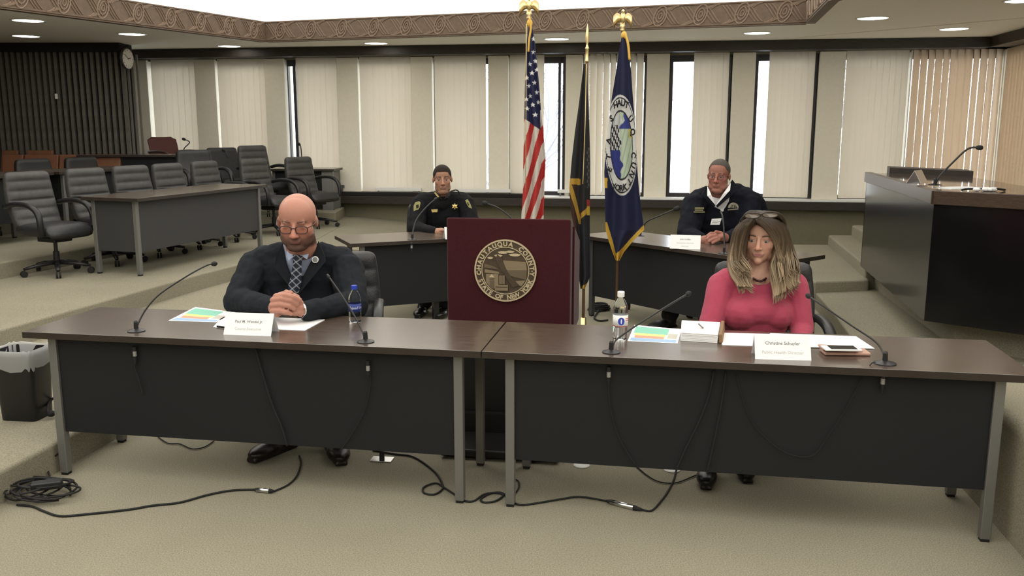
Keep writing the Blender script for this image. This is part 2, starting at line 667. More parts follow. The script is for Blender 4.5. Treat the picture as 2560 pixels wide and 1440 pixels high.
# --- remaining walls of the chamber
m = MB().box((-9.9, 5, 1.8), (.2, 24, 3.6))
struct(m.build('wall_left', M['slat']))
m = MB().box((0, -4.9, 1.8), (20, .2, 3.6))
struct(m.build('wall_front', M['cream']))
# batten wall in the far left corner
YB = 13.3
KB = YB / 12.4
m = MB().box((-7.5 * KB, YB + .14, 1.435), (4.6 * KB, .2, 2.87))
wall_batten = struct(m.build('wall_batten', M['slatgap']))
bm_ = MB().box((0, 0, 1.1), (.046, .07, 2.2)).mesh('slat')
bm_.materials.append(M['slat'])
k = 0
x = -5.24 * KB
while x > -7.5 * KB:
    o = link('slat', bm_, None, wall_batten)
    o.matrix_basis = Matrix.Translation((x, YB, .56))
    x -= .0815 * KB
    k += 1
struct(MB().box((-7.5 * KB, YB - .06, 2.81), (4.6 * KB, .26, .12)).build('trim_12', M['slatgap'], bevel=.004))
m = MB()
for i, xx in enumerate((-5.195, -5.155, -5.11)):
    m.box((xx * KB, YB + .05 + .05 * i, 1.37), (.026, .03, 2.72))
m.build('edge_strip', mat('grey_edge_strip', (.16, .15, .13), .7), wall_batten)

# --- ceiling: soffit with a large opening, carved cornice, luminous panel
inner = [(-3.43, 12.9), (3.365, 10.62), (2.96, 8.73), (3.15, 6.0), (4.6, 2.5), (4.6, -3.2), (-6.4, -3.2), (-6.3, 6.6), (-5.087, 9.246)]
outer = [(-6.6, 15.4), (8.2, 13.4), (8.6, 9), (9, 6), (9, 2.5), (9, -5), (-10, -5), (-10, 6.6), (-10, 15.4)]
m = MB()
n = len(inner)
vv = [(p[0], p[1], ZC) for p in inner] + [(p[0], p[1], ZC) for p in outer] + [(p[0], p[1], ZC + .02) for p in inner] + [(p[0], p[1], ZC + .02) for p in outer]
ff = []
for i in range(n):
    j = (i + 1) % n
    ff.append((i, j, n + j, n + i))
    ff.append((2 * n + i, 3 * n + i, 3 * n + j, 2 * n + j))
    ff.append((i, 2 * n + i, 2 * n + j, j))
m.add(vv, ff)
struct(m.build('ceiling', M['ceil']))
# a slight joint line in the right soffit
struct(MB().tube([onz(1990, 94, ZC), onz(2560, 44, ZC)], .008, 6).build('trim_13', M['ceil']))
ZT = 3.135
m = MB()
for i in range(n):
    p, q = Vector((*inner[i], 0)), Vector((*inner[(i + 1) % n], 0))
    d = (q - p).normalized()
    nn = Vector((-d.y, d.x, 0))           # outward (clockwise list)
    a, b = p - d * .0, q + d * .0
    m.hexa([up(a, ZC - .012), up(b, ZC - .012), up(b + nn * .1, ZC - .012), up(a + nn * .1, ZC - .012)],
           [up(a, ZT), up(b, ZT), up(b + nn * .1, ZT), up(a + nn * .1, ZT)])
cornice = struct(m.build('trim_14', M['cornice']))
# relief scrolls: rings and crossing ribbons, repeated along the cornice
rm = MB()
HB = ZT - ZC
PER = .46


def ribbon(pts, r=.011, w=.006):
    rm.tube([Vector((p[0], -.004, p[1])) for p in pts], r, 5)


for sc_, rr in ((1.0, .010), (.62, .008), (.28, .007)):
    ribbon([(.075 * sc_ * math.cos(t) + .03 * sc_ * math.sin(t), HB / 2 + .115 * sc_ * math.sin(t)) for t in np.linspace(0, 2 * PI, 17)], rr)
for dx in (-.04, 0, .04):
    ribbon([(PER * (-.5 + t) * .98 + dx * math.sin(PI * t), HB * (.08 + .84 * (.5 - .5 * math.cos(PI * t)))) for t in np.linspace(0, .30, 8)], .008)
    ribbon([(PER * (-.5 + t) * .98 + dx * math.sin(PI * t), HB * (.08 + .84 * (.5 - .5 * math.cos(PI * t)))) for t in np.linspace(.70, 1.0, 8)], .008)
    ribbon([(PER * (-.5 + t) * .98 + dx, HB * (.5 - .42 * math.cos(2 * PI * t))) for t in np.linspace(.62, .92, 8)], .007)
    ribbon([(PER * (-.5 + t) * .98 + dx, HB * (.5 + .42 * math.cos(2 * PI * t))) for t in np.linspace(.08, .38, 8)], .007)
rmesh = rm.mesh('relief_scroll')
rmesh.materials.append(M['relief'])
for (i, i2) in ((8, 0), (0, 1), (1, 2)):
    p, q = Vector((*inner[i], ZC)), Vector((*inner[i2], ZC))
    d = (q - p)
    L = d.length
    d.normalize()
    a_ = math.atan2(d.y, d.x)
    k = int(L / PER)
    for j in range(k):
        o = link('relief_scroll', rmesh, None, cornice)
        c = p + d * (L * (j + .5) / k)
        o.matrix_basis = Matrix.Translation(c) @ Matrix.Rotation(a_, 4, 'Z')
# thin mouldings at the foot and head of the carved band
for zz in (ZC + .012, ZT - .012):
    m = MB()
    for i in (8, 0, 1):
        p, q = Vector((*inner[i], zz)), Vector((*inner[(i + 1) % n], zz))
        m.tube([p, q], .012, 6)
    m.build('moulding', M['cornice'], cornice)
big = []
cx, cy = -.8, 5.0
for p in inner:
    v = Vector((p[0] - cx, p[1] - cy))
    big.append((cx + v.x * 1.03, cy + v.y * 1.03))
lum = MB().prism(big, ZT + .005, ZT + .03).build('luminous_ceiling_panel', M['ledge'])
tag(lum, 'large white luminous panel filling the recessed ceiling above the carved cornice', 'ceiling light')
struct(MB().box((-.5, 5.2, 3.5), (21, 21, .05)).build('ceiling_slab', M['ceil']))

# recessed downlights in the soffit
dl_names = {0: 'round recessed downlight at the left edge, nearer of the two there', 1: 'round recessed downlight at the left edge, above the batten wall',
            2: 'round recessed downlight just above and right of the wall clock', 3: 'round recessed downlight below the left corner of the carved cornice',
            4: 'round recessed downlight left of the flags, above the uniformed officer', 5: 'round recessed downlight between the striped flag and the spear-topped flag',
            6: 'round recessed downlight near the right end of the back cornice', 7: 'round recessed downlight in the right soffit beside the cornice corner',
            8: 'round recessed downlight close to the right wall beam', 9: 'round recessed downlight cut by the upper right corner of the picture'}
ring = MB()
ring.lathe([(.158, .0), (.175, -.006), (.185, 0.0), (.185, .004), (.158, .004)], n=28, cap=False)
ringm = ring.mesh('ring')
ringm.materials.append(M['white'])
lens = MB().lathe([(.001, -.0005), (.158, -.0005), (.158, .003), (.001, .003)], n=28)
lensm = lens.mesh('lens')
lensm.materials.append(M['down'])
for i, p in enumerate([(70, 51), (65, 90), (330, 85), (573, 115), (940, 108), (1392, 97), (1893, 82), (2182, 45), (2385, 72), (2560, 1)]):
    c = onz(*p, ZC)
    t = thing('recessed_downlight', dl_names[i], 'downlight', (c.x, c.y, ZC - .004), 0, 'downlights in the soffit')
    link('ring', ringm, None, t, smooth=True)
    link('lens', lensm, None, t)

# --- outside: pale ground and bare trees
struct(MB().box((4, 45, -5.1), (160, 62, .2)).build('ground', M['snow']))


def bare_tree(label, base, h, seed):
    rr = random.Random(seed)
    mb = MB()

    def br(p, d, L, r, depth):
        pts = [p]
        q = p
        dd = d.copy()
        for k in range(4):
            dd = (dd + Vector((rr.uniform(-.14, .14), rr.uniform(-.14, .14), rr.uniform(-.03, .1)))).normalized()
            q = q + dd * (L / 4)
            pts.append(q)
        mb.tube(pts, [r * (1 - .11 * k) for k in range(5)], 5, cap=False)
        if depth == 0:
            return
        for k in range(3 if depth > 1 else 2):
            t = rr.choice((2, 3, 4, 4))
            a = rr.uniform(0, 2 * PI)
            nd = (dd + Vector((math.cos(a), math.sin(a), rr.uniform(-.1, .5))) * rr.uniform(.5, .95)).normalized()
            br(pts[t], nd, L * rr.uniform(.6, .8), r * .55, depth - 1)
    br(Vector(base), Vector((0, 0, 1)), h * .42, .16, 5)
    o = mb.build('bare_tree', M['bark'])
    return tag(o, label, 'tree', 'bare trees outside the windows')


bare_tree('bare tree seen through the window strip right of the striped flag', (0.4, 24, -5.0), 11.0, 3)
bare_tree('bare tree seen through the open window left of the grey-haired man', (6.0, 34, -5.0), 12.5, 11)
bare_tree('bare tree seen through the narrow window right of the grey-haired man', (11.5, 28, -5.0), 10.8, 5)
# pale outside post seen through the window left of the grey-haired man
# ================================================================== FURNITURE
def table(label, loc, ang, L, D, h=.74, panel_z=.225, inset=.095, front_in=.05, end_panel=False, back_black=False, group=None, name='conference_table', leg=None, pan=None):
    """origin: front left corner on the floor; x along the front edge, y towards the sitters"""
    t = thing(name, label, 'table', loc, ang, group)
    tt = MB().box((L / 2, D / 2, h - .016), (L, D, .032)).build('table_top', [M['desktop'], M['deskedge']], t, bevel=.002)
    for pg in tt.data.polygons:
        if abs(pg.normal.z) < .5:
            pg.material_index = 1
    s = .042
    lm = leg or M['steel']
    for (x, y) in ((inset + s / 2, front_in + s / 2), (L - inset - s / 2, front_in + s / 2), (inset + s / 2, D - front_in - s / 2), (L - inset - s / 2, D - front_in - s / 2)):
        o = MB().box((x, y, (h - .032 + .012) / 2), (s, s, h - .044)).build('leg', lm, t, bevel=.004)
        MB().box((x, y, .007), (s * .8, s * .8, .014)).build('foot', M['rubber'], o)
    MB().box((L / 2, front_in + .022, (panel_z + h - .032) / 2), (L - 2 * inset - 2 * s, .016, h - .032 - panel_z)).build('modesty_panel', pan or M['panel'], t, bevel=.002)
    if end_panel:
        MB().box((inset + s / 2, D / 2, (panel_z + h - .032) / 2), (.016, D - 2 * front_in - 2 * s, h - .032 - panel_z)).build('end_panel', pan or M['panel'], t, bevel=.002)
    MB().box((L / 2, D - front_in - s / 2, h - .055), (L - 2 * inset - 2 * s, .02, .045)).build('rail', M['panel'], t)
    return t


LD = 2.25
table('long brown-topped desk at the front left where the bald man in a suit sits', (-2.355, 4.19, 0), -.1697, LD, .61, group='front row desks')
table('long brown-topped desk at the front right where the woman in pink sits', (-2.355 + LD * math.cos(.1697) + .004, 4.19 - LD * math.sin(.1697) - .0005, 0), -.1747, LD, .61, group='front row desks')
OT = (-1.355, 7.44, .4055)
RT = (.60, 8.06, -.8985)
darkleg = mat('dark_grey_leg', (.05, .05, .05), .5)
ot = table('dark-topped angled table behind the maroon lectern where the uniformed officer sits', (OT[0], OT[1], 0), OT[2], 2.0, .61, panel_z=.17, group='angled rear tables')
for uu in (.78,):
    for (ww, hh) in ((.12, .17), (.46, .17)):
        MB().box((uu, ww, hh / 2 + .1), (.05, .05, hh + .2)).build('centre_leg', M['plastic'], ot)
table('dark-topped angled table behind the blue flag where the grey-haired man sits', (RT[0], RT[1], 0), RT[2], 2.12, .61, panel_z=.19, group='angled rear tables', leg=darkleg)
TA = (-3.46, 8.274, 1.246)
table('grey-topped empty table with steel legs in front of the row of black chairs', (TA[0], TA[1], T2), TA[2], 2.1, .66, end_panel=True, front_in=.07, inset=.05, pan=mat('charcoal_grey_panel', (.040, .040, .041), .6), group='tables on the left tiers')
# second tier desks
table('dark table on the third tier behind the nearest black chairs', (-5.75, 8.0, T3), 1.246, 2.1, .6, end_panel=True, group='tables on the left tiers')
table('dark table on the third tier in line behind the middle black chairs', (-5.05, 10.05, T3), 1.246, 1.35, .6, end_panel=True, group='tables on the left tiers')
table('black rear table in front of the oxblood armchair', (-6.05, 12.55, T4), .03, 1.6, .5, h=.69, group='tables on the left tiers', name='rear_table')
td = table('dark end table with grey end panel and a thin microphone by the window', (-3.62, 13.42, T3), -.05, .98, .55, h=.61, panel_z=.02, group='tables on the left tiers', name='end_table', inset=.03)
MB().box((.93, .30, .29), (.022, .46, .58)).build('end_panel', M['greypanel'], td, bevel=.002)
MB().box((.86, .045, .29), (.16, .016, .58)).build('front_strip', M['greypanel'], td, bevel=.002)


# ---------------------------------------------------------------- office chairs
def chair_parts(t, back_h=1.0, leather=None, seat_h=.46, w=.50, arms=True, rows=6, base=True, tuft=False):
    lea = leather or M['leather']
    # backrest, front towards -y, leaning back
    z0, z1 = seat_h - .02, back_h
    nz, nx = 44, 15
    tilt = math.tan(R(13))
    P = []
    H = z1 - z0
    for i in range(nz + 1):
        f = i / nz
        z = z0 + H * f
        endr = .05
        ww = w / 2 * (.93 + .07 * math.sin(PI * min(1, f * 1.1)))
        d1 = min(f * H, (1 - f) * H)
        shrink = 1.0
        if d1 < endr:
            shrink = math.sqrt(max(0.0, 1 - (1 - d1 / endr) ** 2))
        ww = ww - endr * (1 - shrink) * .9
        th = .105 * (.35 + .65 * shrink) * (1.05 - .25 * f)
        yc = .20 + (z - z0) * tilt + .03 * math.sin(PI * f)
        chan = abs(math.sin(PI * f * rows)) ** .35 if rows else 1
        row = []
        for j in range(2 * nx):
            a = 2 * PI * j / (2 * nx)
            ca, sa = math.cos(a), math.sin(a)
            x = ww * math.copysign(abs(ca) ** .35, ca)
            y = th / 2 * math.copysign(abs(sa) ** .55, sa)
            if y < 0:
                edge = 1 - abs(x / ww) ** 6
                y -= .022 * (chan - .55) * max(0, edge)
                y += .03 * (1 - (x / ww) ** 2) * .6          # slight hollow
                if tuft:
                    y -= .010 * abs(math.sin(x / ww * 9)) * max(0, edge)
            row.append((x, yc + y, z))
        P.append(row)
    mb = MB().grid(P, closed=True)
    mb.f.append(tuple(range(2 * nx - 1, -1, -1)))
    mb.f.append(tuple(nz * 2 * nx + k for k in range(2 * nx)))
    mb.build('backrest', lea, t, smooth=True)
    # seat cushion
    P = []
    ny = 20
    for i in range(ny + 1):
        f = i / ny
        y = -.27 + .52 * f
        rr = math.sqrt(max(0, 1 - (2 * f - 1) ** 4))
        ww = .26 * (.75 + .25 * rr)
        hh = .125 * (.3 + .7 * rr)
        row = []
        for j in range(20):
            a = 2 * PI * j / 20
            ca, sa = math.cos(a), math.sin(a)
            row.append((ww * math.copysign(abs(ca) ** .5, ca), y, seat_h - .06 + (.03 if f < .15 else .035) + hh / 2 * math.copysign(abs(sa) ** .6, sa) - .03 * (f < .06)))
        P.append(row)
    mb = MB().grid(P, closed=True)
    mb.f.append(tuple(range(19, -1, -1)))
    mb.f.append(tuple(ny * 20 + k for k in range(20)))
    mb.build('seat', M['leather'], t, smooth=True)
    if arms:
        for s in (-1, 1):
            x = s * .285
            p = smooth_path([(x, .27, seat_h + .20), (x, .12, seat_h + .225), (x, -.06, seat_h + .215), (x, -.17, seat_h + .15), (x, -.20, seat_h + .02), (x * .9, -.17, seat_h - .06)], 5)
            MB().tube(p, [(.024, .032)] * len(p), 8).build('armrest', M['plastic'], t, smooth=True)
    if base:
        MB().box((0, 0, seat_h - .12), (.2, .24, .05)).build('tilt_mechanism', M['plastic'], t, bevel=.01)
        MB().lathe([(.028, .10), (.028, .22), (.018, .225), (.018, seat_h - .11)], n=12).build('gas_column', M['plastic'], t, smooth=False)
        for k in range(5):
            a = 2 * PI * k / 5 + .3
            c, s = math.cos(a), math.sin(a)
            o = MB().tube([(0, 0, .115), (c * .17, s * .17, .10), (c * .30, s * .30, .075)], [(.022, .030), (.018, .026), (.013, .018)], 8).build('base_spoke', M['plastic'], t, smooth=True)
            m = MB()
            for e in (-1, 1):
                MM = Matrix.Rotation(a + PI / 2, 4, 'Z') @ Matrix.Rotation(PI / 2, 4, 'Y')
                m.lathe([(.012, -.009), (.030, -.008), (.030, .008), (.012, .009)], (c * .30 - s * .014 * e, s * .30 + c * .014 * e, .031), 12, Matrix.Rotation(a, 4, 'Z') @ Matrix.Rotation(PI / 2, 4, 'X'))
            m.build('caster', M['rubber'], o, smooth=False)


CG = 'black office chairs on the left tiers'
proto = thing('office_chair', 'black padded office chair nearest the left edge, fully in view beside the grey table', 'chair', (0, 0, 0), 0, CG)
chair_parts(proto, .97, M['leatherg'])
cos_a, sin_a = math.cos(TA[2]), math.sin(TA[2])


def row_a(u, wv, dz=0.0):
    return (TA[0] + cos_a * u - sin_a * wv, TA[1] + sin_a * u + cos_a * wv, T2 + dz)


proto.matrix_basis = Matrix.Translation(row_a(-.08, .93)) @ Matrix.Rotation(TA[2] - .12, 4, 'Z')
dup(proto, row_a(.66, .93), TA[2] - .10, 'second black office chair from the left behind the grey table', CG)
dup(proto, row_a(1.30, .93), TA[2] - .14, 'third black office chair from the left behind the grey table', CG)
dup(proto, row_a(1.94, .94), TA[2] - .05, 'fourth black office chair from the left behind the grey table', CG)
dup(proto, row_a(2.64, .95), TA[2] - .02, 'fifth black office chair from the left, behind the far end of the grey table', CG)
dup(proto, row_a(3.40, .80), TA[2] - .18, 'black office chair just past the far end of the grey table', CG)
dup(proto, row_a(4.28, .70), TA[2] - .30, 'black office chair with open arms and seat in view, above the bald head', CG)
dup(proto, (-3.45, 12.68, T3), TA[2] - .35, 'tall black office chair standing behind the seventh chair, against the backlit blind', CG)
proto2 = thing('office_chair', 'black office chair with vertical tufts in front of the rear table, left of two', 'chair', (0, 0, 0), 0, CG)
chair_parts(proto2, .93, M['leather'], rows=0, tuft=True)
proto2.matrix_basis = Matrix.Translation((-4.02, 11.78, T3)) @ Matrix.Rotation(.75, 4, 'Z')
dup(proto2, (-4.05, 13.05, T3), .75, 'black office chair with vertical tufts in front of the backlit blind, right of two', CG)
proto3 = thing('office_chair', 'low dark chair top showing above the third-tier table at the left edge', 'chair', (0, 0, 0), 0, CG)
chair_parts(proto3, .84, M['leather'], rows=0)
proto3.matrix_basis = Matrix.Translation((-6.02, 10.50, T3)) @ Matrix.Rotation(1.1, 4, 'Z')
dup(proto3, (-5.72, 11.13, T3), 1.1, 'low dark chair top above the third-tier table, middle of three', CG)
dup(proto3, (-5.42, 11.76, T3), 1.1, 'low dark chair top above the third-tier table, right of three', CG)
# the sitters' own chairs
SG = 'chairs of the people seated at the desks'
c1 = thing('office_chair', 'black leather office chair the bald man in the suit sits on', 'chair', (0, 0, 0), 0, SG)
chair_parts(c1, .95, M['leather'], seat_h=.44, w=.58, rows=5)
CH1 = (-1.07, 5.13)
c1.matrix_basis = Matrix.Translation((CH1[0], CH1[1], 0)) @ Matrix.Rotation(.12, 4, 'Z')
dup(c1, (1.40, 4.72, 0), -.10, 'black leather office chair the woman in pink sits on', SG)
dup(c1, (-.70, 8.62, 0), .22, 'black office chair under the uniformed officer behind the angled table', SG)
dup(c1, (1.86, 8.08, 0), -.35, 'black office chair under the grey-haired man behind the angled table', SG)

# ---------------------------------------------------------------- rust-brown seats and oxblood armchair at the rear left
def brown_seat(label, x0, x1, y, ztop):
    t = thing('upholstered_seat', label, 'seat', ((x0 + x1) / 2, y, T4), 0, 'rust-brown seats by the batten wall')
    w_ = x1 - x0
    hh = ztop - T4
    MB().hexa([(-w_ / 2, -.05, hh - .34), (w_ / 2, -.05, hh - .34), (w_ / 2, .01, hh - .34), (-w_ / 2, .01, hh - .34)],
              [(-w_ / 2, .04, hh), (w_ / 2, .04, hh), (w_ / 2, .10, hh), (-w_ / 2, .10, hh)]).build('seat_back', M['brownseat'], t, bevel=.012)
    MB().box((0, -.24, hh - .38), (w_, .42, .09)).build('seat_cushion', M['brownseat'], t, bevel=.015)
    m = MB()
    m.box((0, -.12, (hh - .42) / 2), (.08, .3, hh - .42))
    m.build('pedestal', M['plastic'], t)


for (a, b, lab) in ((2, 53, 'rust-brown seat back at the left edge below the batten wall'), (56, 141, 'wide rust-brown seat back second from the left edge'), (144, 221, 'rust-brown seat back third from the left edge'), (225, 297, 'rust-brown seat back nearest the clock end of the batten wall')):
    y = 12.58
    xa, xb = ony(a, 380, y).x, ony(b, 380, y).x
    brown_seat(lab, xa, xb, y, ony(a, 387, y).z)
for (a, b, lab) in ((0, 40, 'rear rust-brown seat back at the left edge, one row further back'), (64, 128, 'rear rust-brown seat back, one row further back, right of the first')):
    y = 13.05
    brown_seat(lab, ony(a, 380, y).x, ony(b, 380, y).x, y, ony(a, 376, y).z)
t = thing('armchair', 'oxblood red armchair with curved wooden arms behind the rear table', 'chair', (-5.06, 13.62, T4), 1.0)
mb = MB()
P = []
for i in range(11):
    f = i / 10
    P.append([(x, .2 + .1 * f + (.03 if k > 6 else 0), .42 + .50 * f - .03 * (abs(x) / .24) ** 4 * (f > .8)) for k, x in enumerate(list(np.linspace(-.25, .25, 7)) + list(np.linspace(.25, -.25, 7)))])
mb.grid(P, closed=True)
mb.f.append(tuple(range(13, -1, -1)))
mb.f.append(tuple(140 + k for k in range(14)))
mb.build('backrest', M['redchair'], t, bevel=.01)
MB().box((0, -.02, .43), (.5, .48, .09)).build('seat', M['redchair'], t, bevel=.02)
for s in (-1, 1):
    p = smooth_path([(s * .28, .26, .70), (s * .29, .0, .71), (s * .29, -.18, .68), (s * .28, -.24, .56), (s * .27, -.24, .0)], 5)
    MB().tube(p, .022, 8).build('arm', mat('dark_wood_arm', (.05, .02, .014), .4), t, smooth=True)
    MB().tube([(s * .25, .26, 0), (s * .26, .27, .72)], .02, 8).build('leg', M['darkwood'], t)

# ---------------------------------------------------------------- dais on the right
ZB, ZD = .37, 1.185
E_, K_, F_ = onz(2151, 665, ZB), onz(2310, 802, ZB), onz(2560, 838, ZB)
dF = (F_ - K_).normalized()
G_ = K_ + dF * 1.75
dE = (E_ - K_)
inw = Vector((-dE.y, dE.x, 0)).normalized()
if inw.x < 0:
    inw = -inw
inf = Vector((-dF.y, dF.x, 0)).normalized()
if inf.y < 0:
    inf = -inf
E2 = E_ + inw * .75
J_ = K_ + (inw + inf).normalized() * .95
G2 = G_ + inf * .75
dais = thing('dais_desk', 'tall black glossy dais desk with wood rim at the right edge', 'desk', (K_.x, K_.y, T1), 0, world=True)


def wallseg(a, b, i, th, z0, z1):
    return MB().hexa([up(a, z0), up(b, z0), up(b + i * th, z0), up(a + i * th, z0)], [up(a, z1), up(b, z1), up(b + i * th, z1), up(a + i * th, z1)])


wallseg(E_, K_, inw, .04, ZB, ZD).build('side_panel', M['blackgloss_lit'], dais, bevel=.002)
wallseg(K_, G_, inf, .04, ZB, ZD).build('front_panel', M['blackgloss'], dais, bevel=.002)
wallseg(E_, E2, -dE.normalized(), .04, ZB, ZD).build('end_panel', M['blackgloss_lit'], dais, bevel=.002)
wood = mat('red_brown_rim', (.055, .036, .025), .28, var=.3, vscale=6, stretch=(1, 6, 20))
topm = mat('glossy_worktop', (.085, .062, .045), .07, var=.15, vscale=5)
for nm, a, b, i in (('rim_side', E_, K_, inw), ('rim_front', K_, G_, inf)):
    wallseg(a - i * .02, b - i * .02, i, .06, ZD, ZD + .092).build(nm, wood, dais, bevel=.003)
MB().prism([(p.x, p.y) for p in (E_, K_, G_, G2, J_, E2)], ZD + .055, ZD + .082).build('worktop', topm, dais)
rl0, rl1 = ony(2222, 450, 8.6), ony(2432, 452, 7.9)
MB().hexa([up(rl0, ZD + .04), up(rl1, ZD + .04), up(rl1 + Vector((.1, .3, 0)), ZD + .04), up(rl0 + Vector((.1, .3, 0)), ZD + .04)],
          [up(rl0, ZD + .135), up(rl1, ZD + .135), up(rl1 + Vector((.1, .3, 0)), ZD + .135), up(rl0 + Vector((.1, .3, 0)), ZD + .135)]).build('rear_ledge', M['deskedge'], dais, bevel=.004)
pl = [E_ + inw * .14, K_ + (inw * .14 + inf * .2), G_ + inf * .2, G2, J_, E2]
struct(MB().prism([(p.x, p.y) for p in pl], T1, ZB + .02).build('floor_plinth_dais', M['carpet']))
# things on the dais
c = ony(2292, 466, 6.95)
t = thing('desk_nameplate', 'small black and silver wedge nameplate on the dais rim', 'nameplate', (c.x, c.y, ZD + .092), .9)
MB().prism([(-.05, -.03), (.05, -.03), (.05, .03), (-.05, .03)], 0, .004).build('base', M['plastic'], t)
mb = MB()
mb.add([(-.1, -.055, .0), (.1, -.055, .0), (.1, .055, .0), (-.1, .055, .0), (-.1, 0, .10), (.1, 0, .10)], [(0, 1, 5, 4), (2, 3, 4, 5), (0, 4, 3), (1, 2, 5), (0, 3, 2, 1)])
mb.build('wedge', M['chrome'], t, bevel=.002)
c = onz(2462, 478, ZD + .082)
mb = MB()
rr = random.Random(5)
for k in range(7):
    mb.ell((rr.uniform(-.07, .07), rr.uniform(-.04, .04), .014), (rr.uniform(.02, .04), rr.uniform(.015, .03), .014), nu=8, nv=6)
o = mb.build('crumpled_tissue', M['paper'], smooth=False)
o.location = (c.x, c.y, ZD + .082)
tag(o, 'small crumpled white tissue lying on the dais worktop', 'tissue')
c2 = onz(2425, 474, ZD + .082)
mb = MB().tube(smooth_path([(c.x - .16, c.y, ZD + .09), (c.x - .1, c.y + .03, ZD + .095), (c.x + .05, c.y - .03, ZD + .1), (c.x + .15, c.y + .02, ZD + .09)], 5), .007, 6)
tag(mb.build('black_cord', M['rubber'], smooth=True), 'short black cord beside the tissue on the dais worktop', 'cord')
c = onz(2400, 470, ZD + .082)
o = MB().box((0, 0, .002), (.3, .2, .004)).build('paper_sheet', M['paper'])
o.location = (c.x, c.y, ZD + .082)
o.rotation_euler = (0, 0, .2)
tag(o, 'white paper sheet on the dais in front of the rear ledge', 'paper')

# ---------------------------------------------------------------- maroon lectern with seal
PA = -.15
pd = Vector((math.cos(PA), math.sin(PA), 0))
pn = Vector((math.sin(PA), -math.cos(PA), 0))
PCy = 4.70
pc = ony(1270, 545, PCy)
ZP = pc.z
hw = .333
lect = thing('lectern', 'maroon fabric-covered lectern with a round bronze county seal behind the desks', 'lectern', (pc.x, PCy + .2, 0), 0, world=True)


def lp(s, o, z):
    q = Vector((pc.x, PCy, 0)) + pd * s + pn * o
    return Vector((q.x, q.y, z))


def lbox(s0, s1, o0, o1, z0, z1):
    return MB().hexa([lp(s0, o0, z0), lp(s1, o0, z0), lp(s1, o1, z0), lp(s0, o1, z0)], [lp(s0, o0, z1), lp(s1, o0, z1), lp(s1, o1, z1), lp(s0, o1, z1)])


MB().hexa([lp(-hw, -.50, .60), lp(hw, -.50, .60), lp(hw, 0, .60), lp(-hw, 0, .60)], [lp(-hw, -.50, ZP - .16), lp(hw, -.50, ZP - .16), lp(hw, 0, ZP), lp(-hw, 0, ZP)]).build('body', M['maroon'], lect, bevel=.012, seg=3)
lbox(-hw + .03, hw - .03, -.46, -.03, .16, .60).build('cabinet', M['plastic'], lect)
MB().hexa([lp(hw - .006, -.47, .60), lp(hw + .012, -.47, .60), lp(hw + .012, -.10, .60), lp(hw - .006, -.10, .60)], [lp(hw - .006, -.47, ZP - .17), lp(hw + .012, -.47, ZP - .17), lp(hw + .012, -.10, ZP - .05), lp(hw - .006, -.10, ZP - .05)]).build('side_panel', M['maroon'], lect, bevel=.004)
lbox(-hw + .02, hw - .02, -.42, .02, .02, .16).build('plinth', M['plastic'], lect)
lbox(-hw + .02, hw - .02, -.38, .30, .012, .055).build('base_plate', M['plastic'], lect, bevel=.01)
# seal: disc, rim, lettering and relief picture
sc_ = onplane(1264, 676, (pc.x, PCy), PA)
RS = .165
Ms = Matrix(((pd.x, 0, pn.x, sc_.x), (pd.y, 0, pn.y, sc_.y), (0, 1, 0, sc_.z), (0, 0, 0, 1)))    # local x right, y up, z out
Ms = Ms @ Matrix.Translation((0, 0, .002))
bronze = mat('dark_bronze', (.075, .055, .036), .5, metal=.4, var=.2, vscale=30)
brass = mat('pale_brass', (.52, .43, .28), .5, metal=.3)
brass2 = mat('dull_brass', (.26, .205, .13), .5, metal=.5)
brass3 = mat('olive_bronze', (.14, .11, .07), .5, metal=.4)


def sealpart(name, mb, m, smooth=False):
    mb.v = [tuple(Ms @ Vector(p)) for p in mb.v]
    return mb.build(name, m, lect, smooth)


seal = sealpart('seal', MB().lathe([(.001, 0), (RS, 0), (RS, .006), (.001, .006)], n=64), bronze)
for (r0, r1, h_) in ((RS - .006, RS + .002, .011), (.124, .128, .010)):
    mb = MB().lathe([(r0, .004), (r1, .004), (r1, h_), (r0, h_), (r0, .004)], n=64, cap=False)
    mb.v = [tuple(Ms @ Vector(p)) for p in mb.v]
    mb.build('seal_rim', brass, seal)
mb = MB()


def arc_text(txt, r, a_mid, span, size, top=True):
    n_ = len(txt)
    for i, ch in enumerate(txt):
        if ch == ' ':
            continue
        f = (i / (n_ - 1) - .5)
        a = a_mid - f * span if top else a_mid + f * span
        vs_, fs = text_mesh(ch, size, .0015, bold=.0013)
        rot = a - PI / 2 if top else a + PI / 2
        Mx = Matrix.Translation((r * math.cos(a), r * math.sin(a), .0075)) @ Matrix.Rotation(rot, 4, 'Z') @ Matrix.Translation((0, -size * .35, 0))
        mb.add([Mx @ v for v in vs_], fs)


arc_text('CHAUTAUQUA COUNTY', .144, R(90), R(192), .033)
arc_text('STATE OF NEW YORK', .144, R(270), R(134), .033, top=False)
for a in (R(178), R(2)):
    mb.ell((.143 * math.cos(a), .143 * math.sin(a) - .006, .007), (.004, .004, .002), nu=8, nv=4)
mb.v = [tuple(Ms @ Vector(p)) for p in mb.v]
mb.build('seal_lettering', brass, seal)


def poly(pts, z, m, name, th=.003):
    b = MB().prism([(p[0] * .122, p[1] * .122) for p in pts], z, z + th)
    b.v = [tuple(Ms @ Vector(p)) for p in b.v]
    return b.build(name, m, seal)


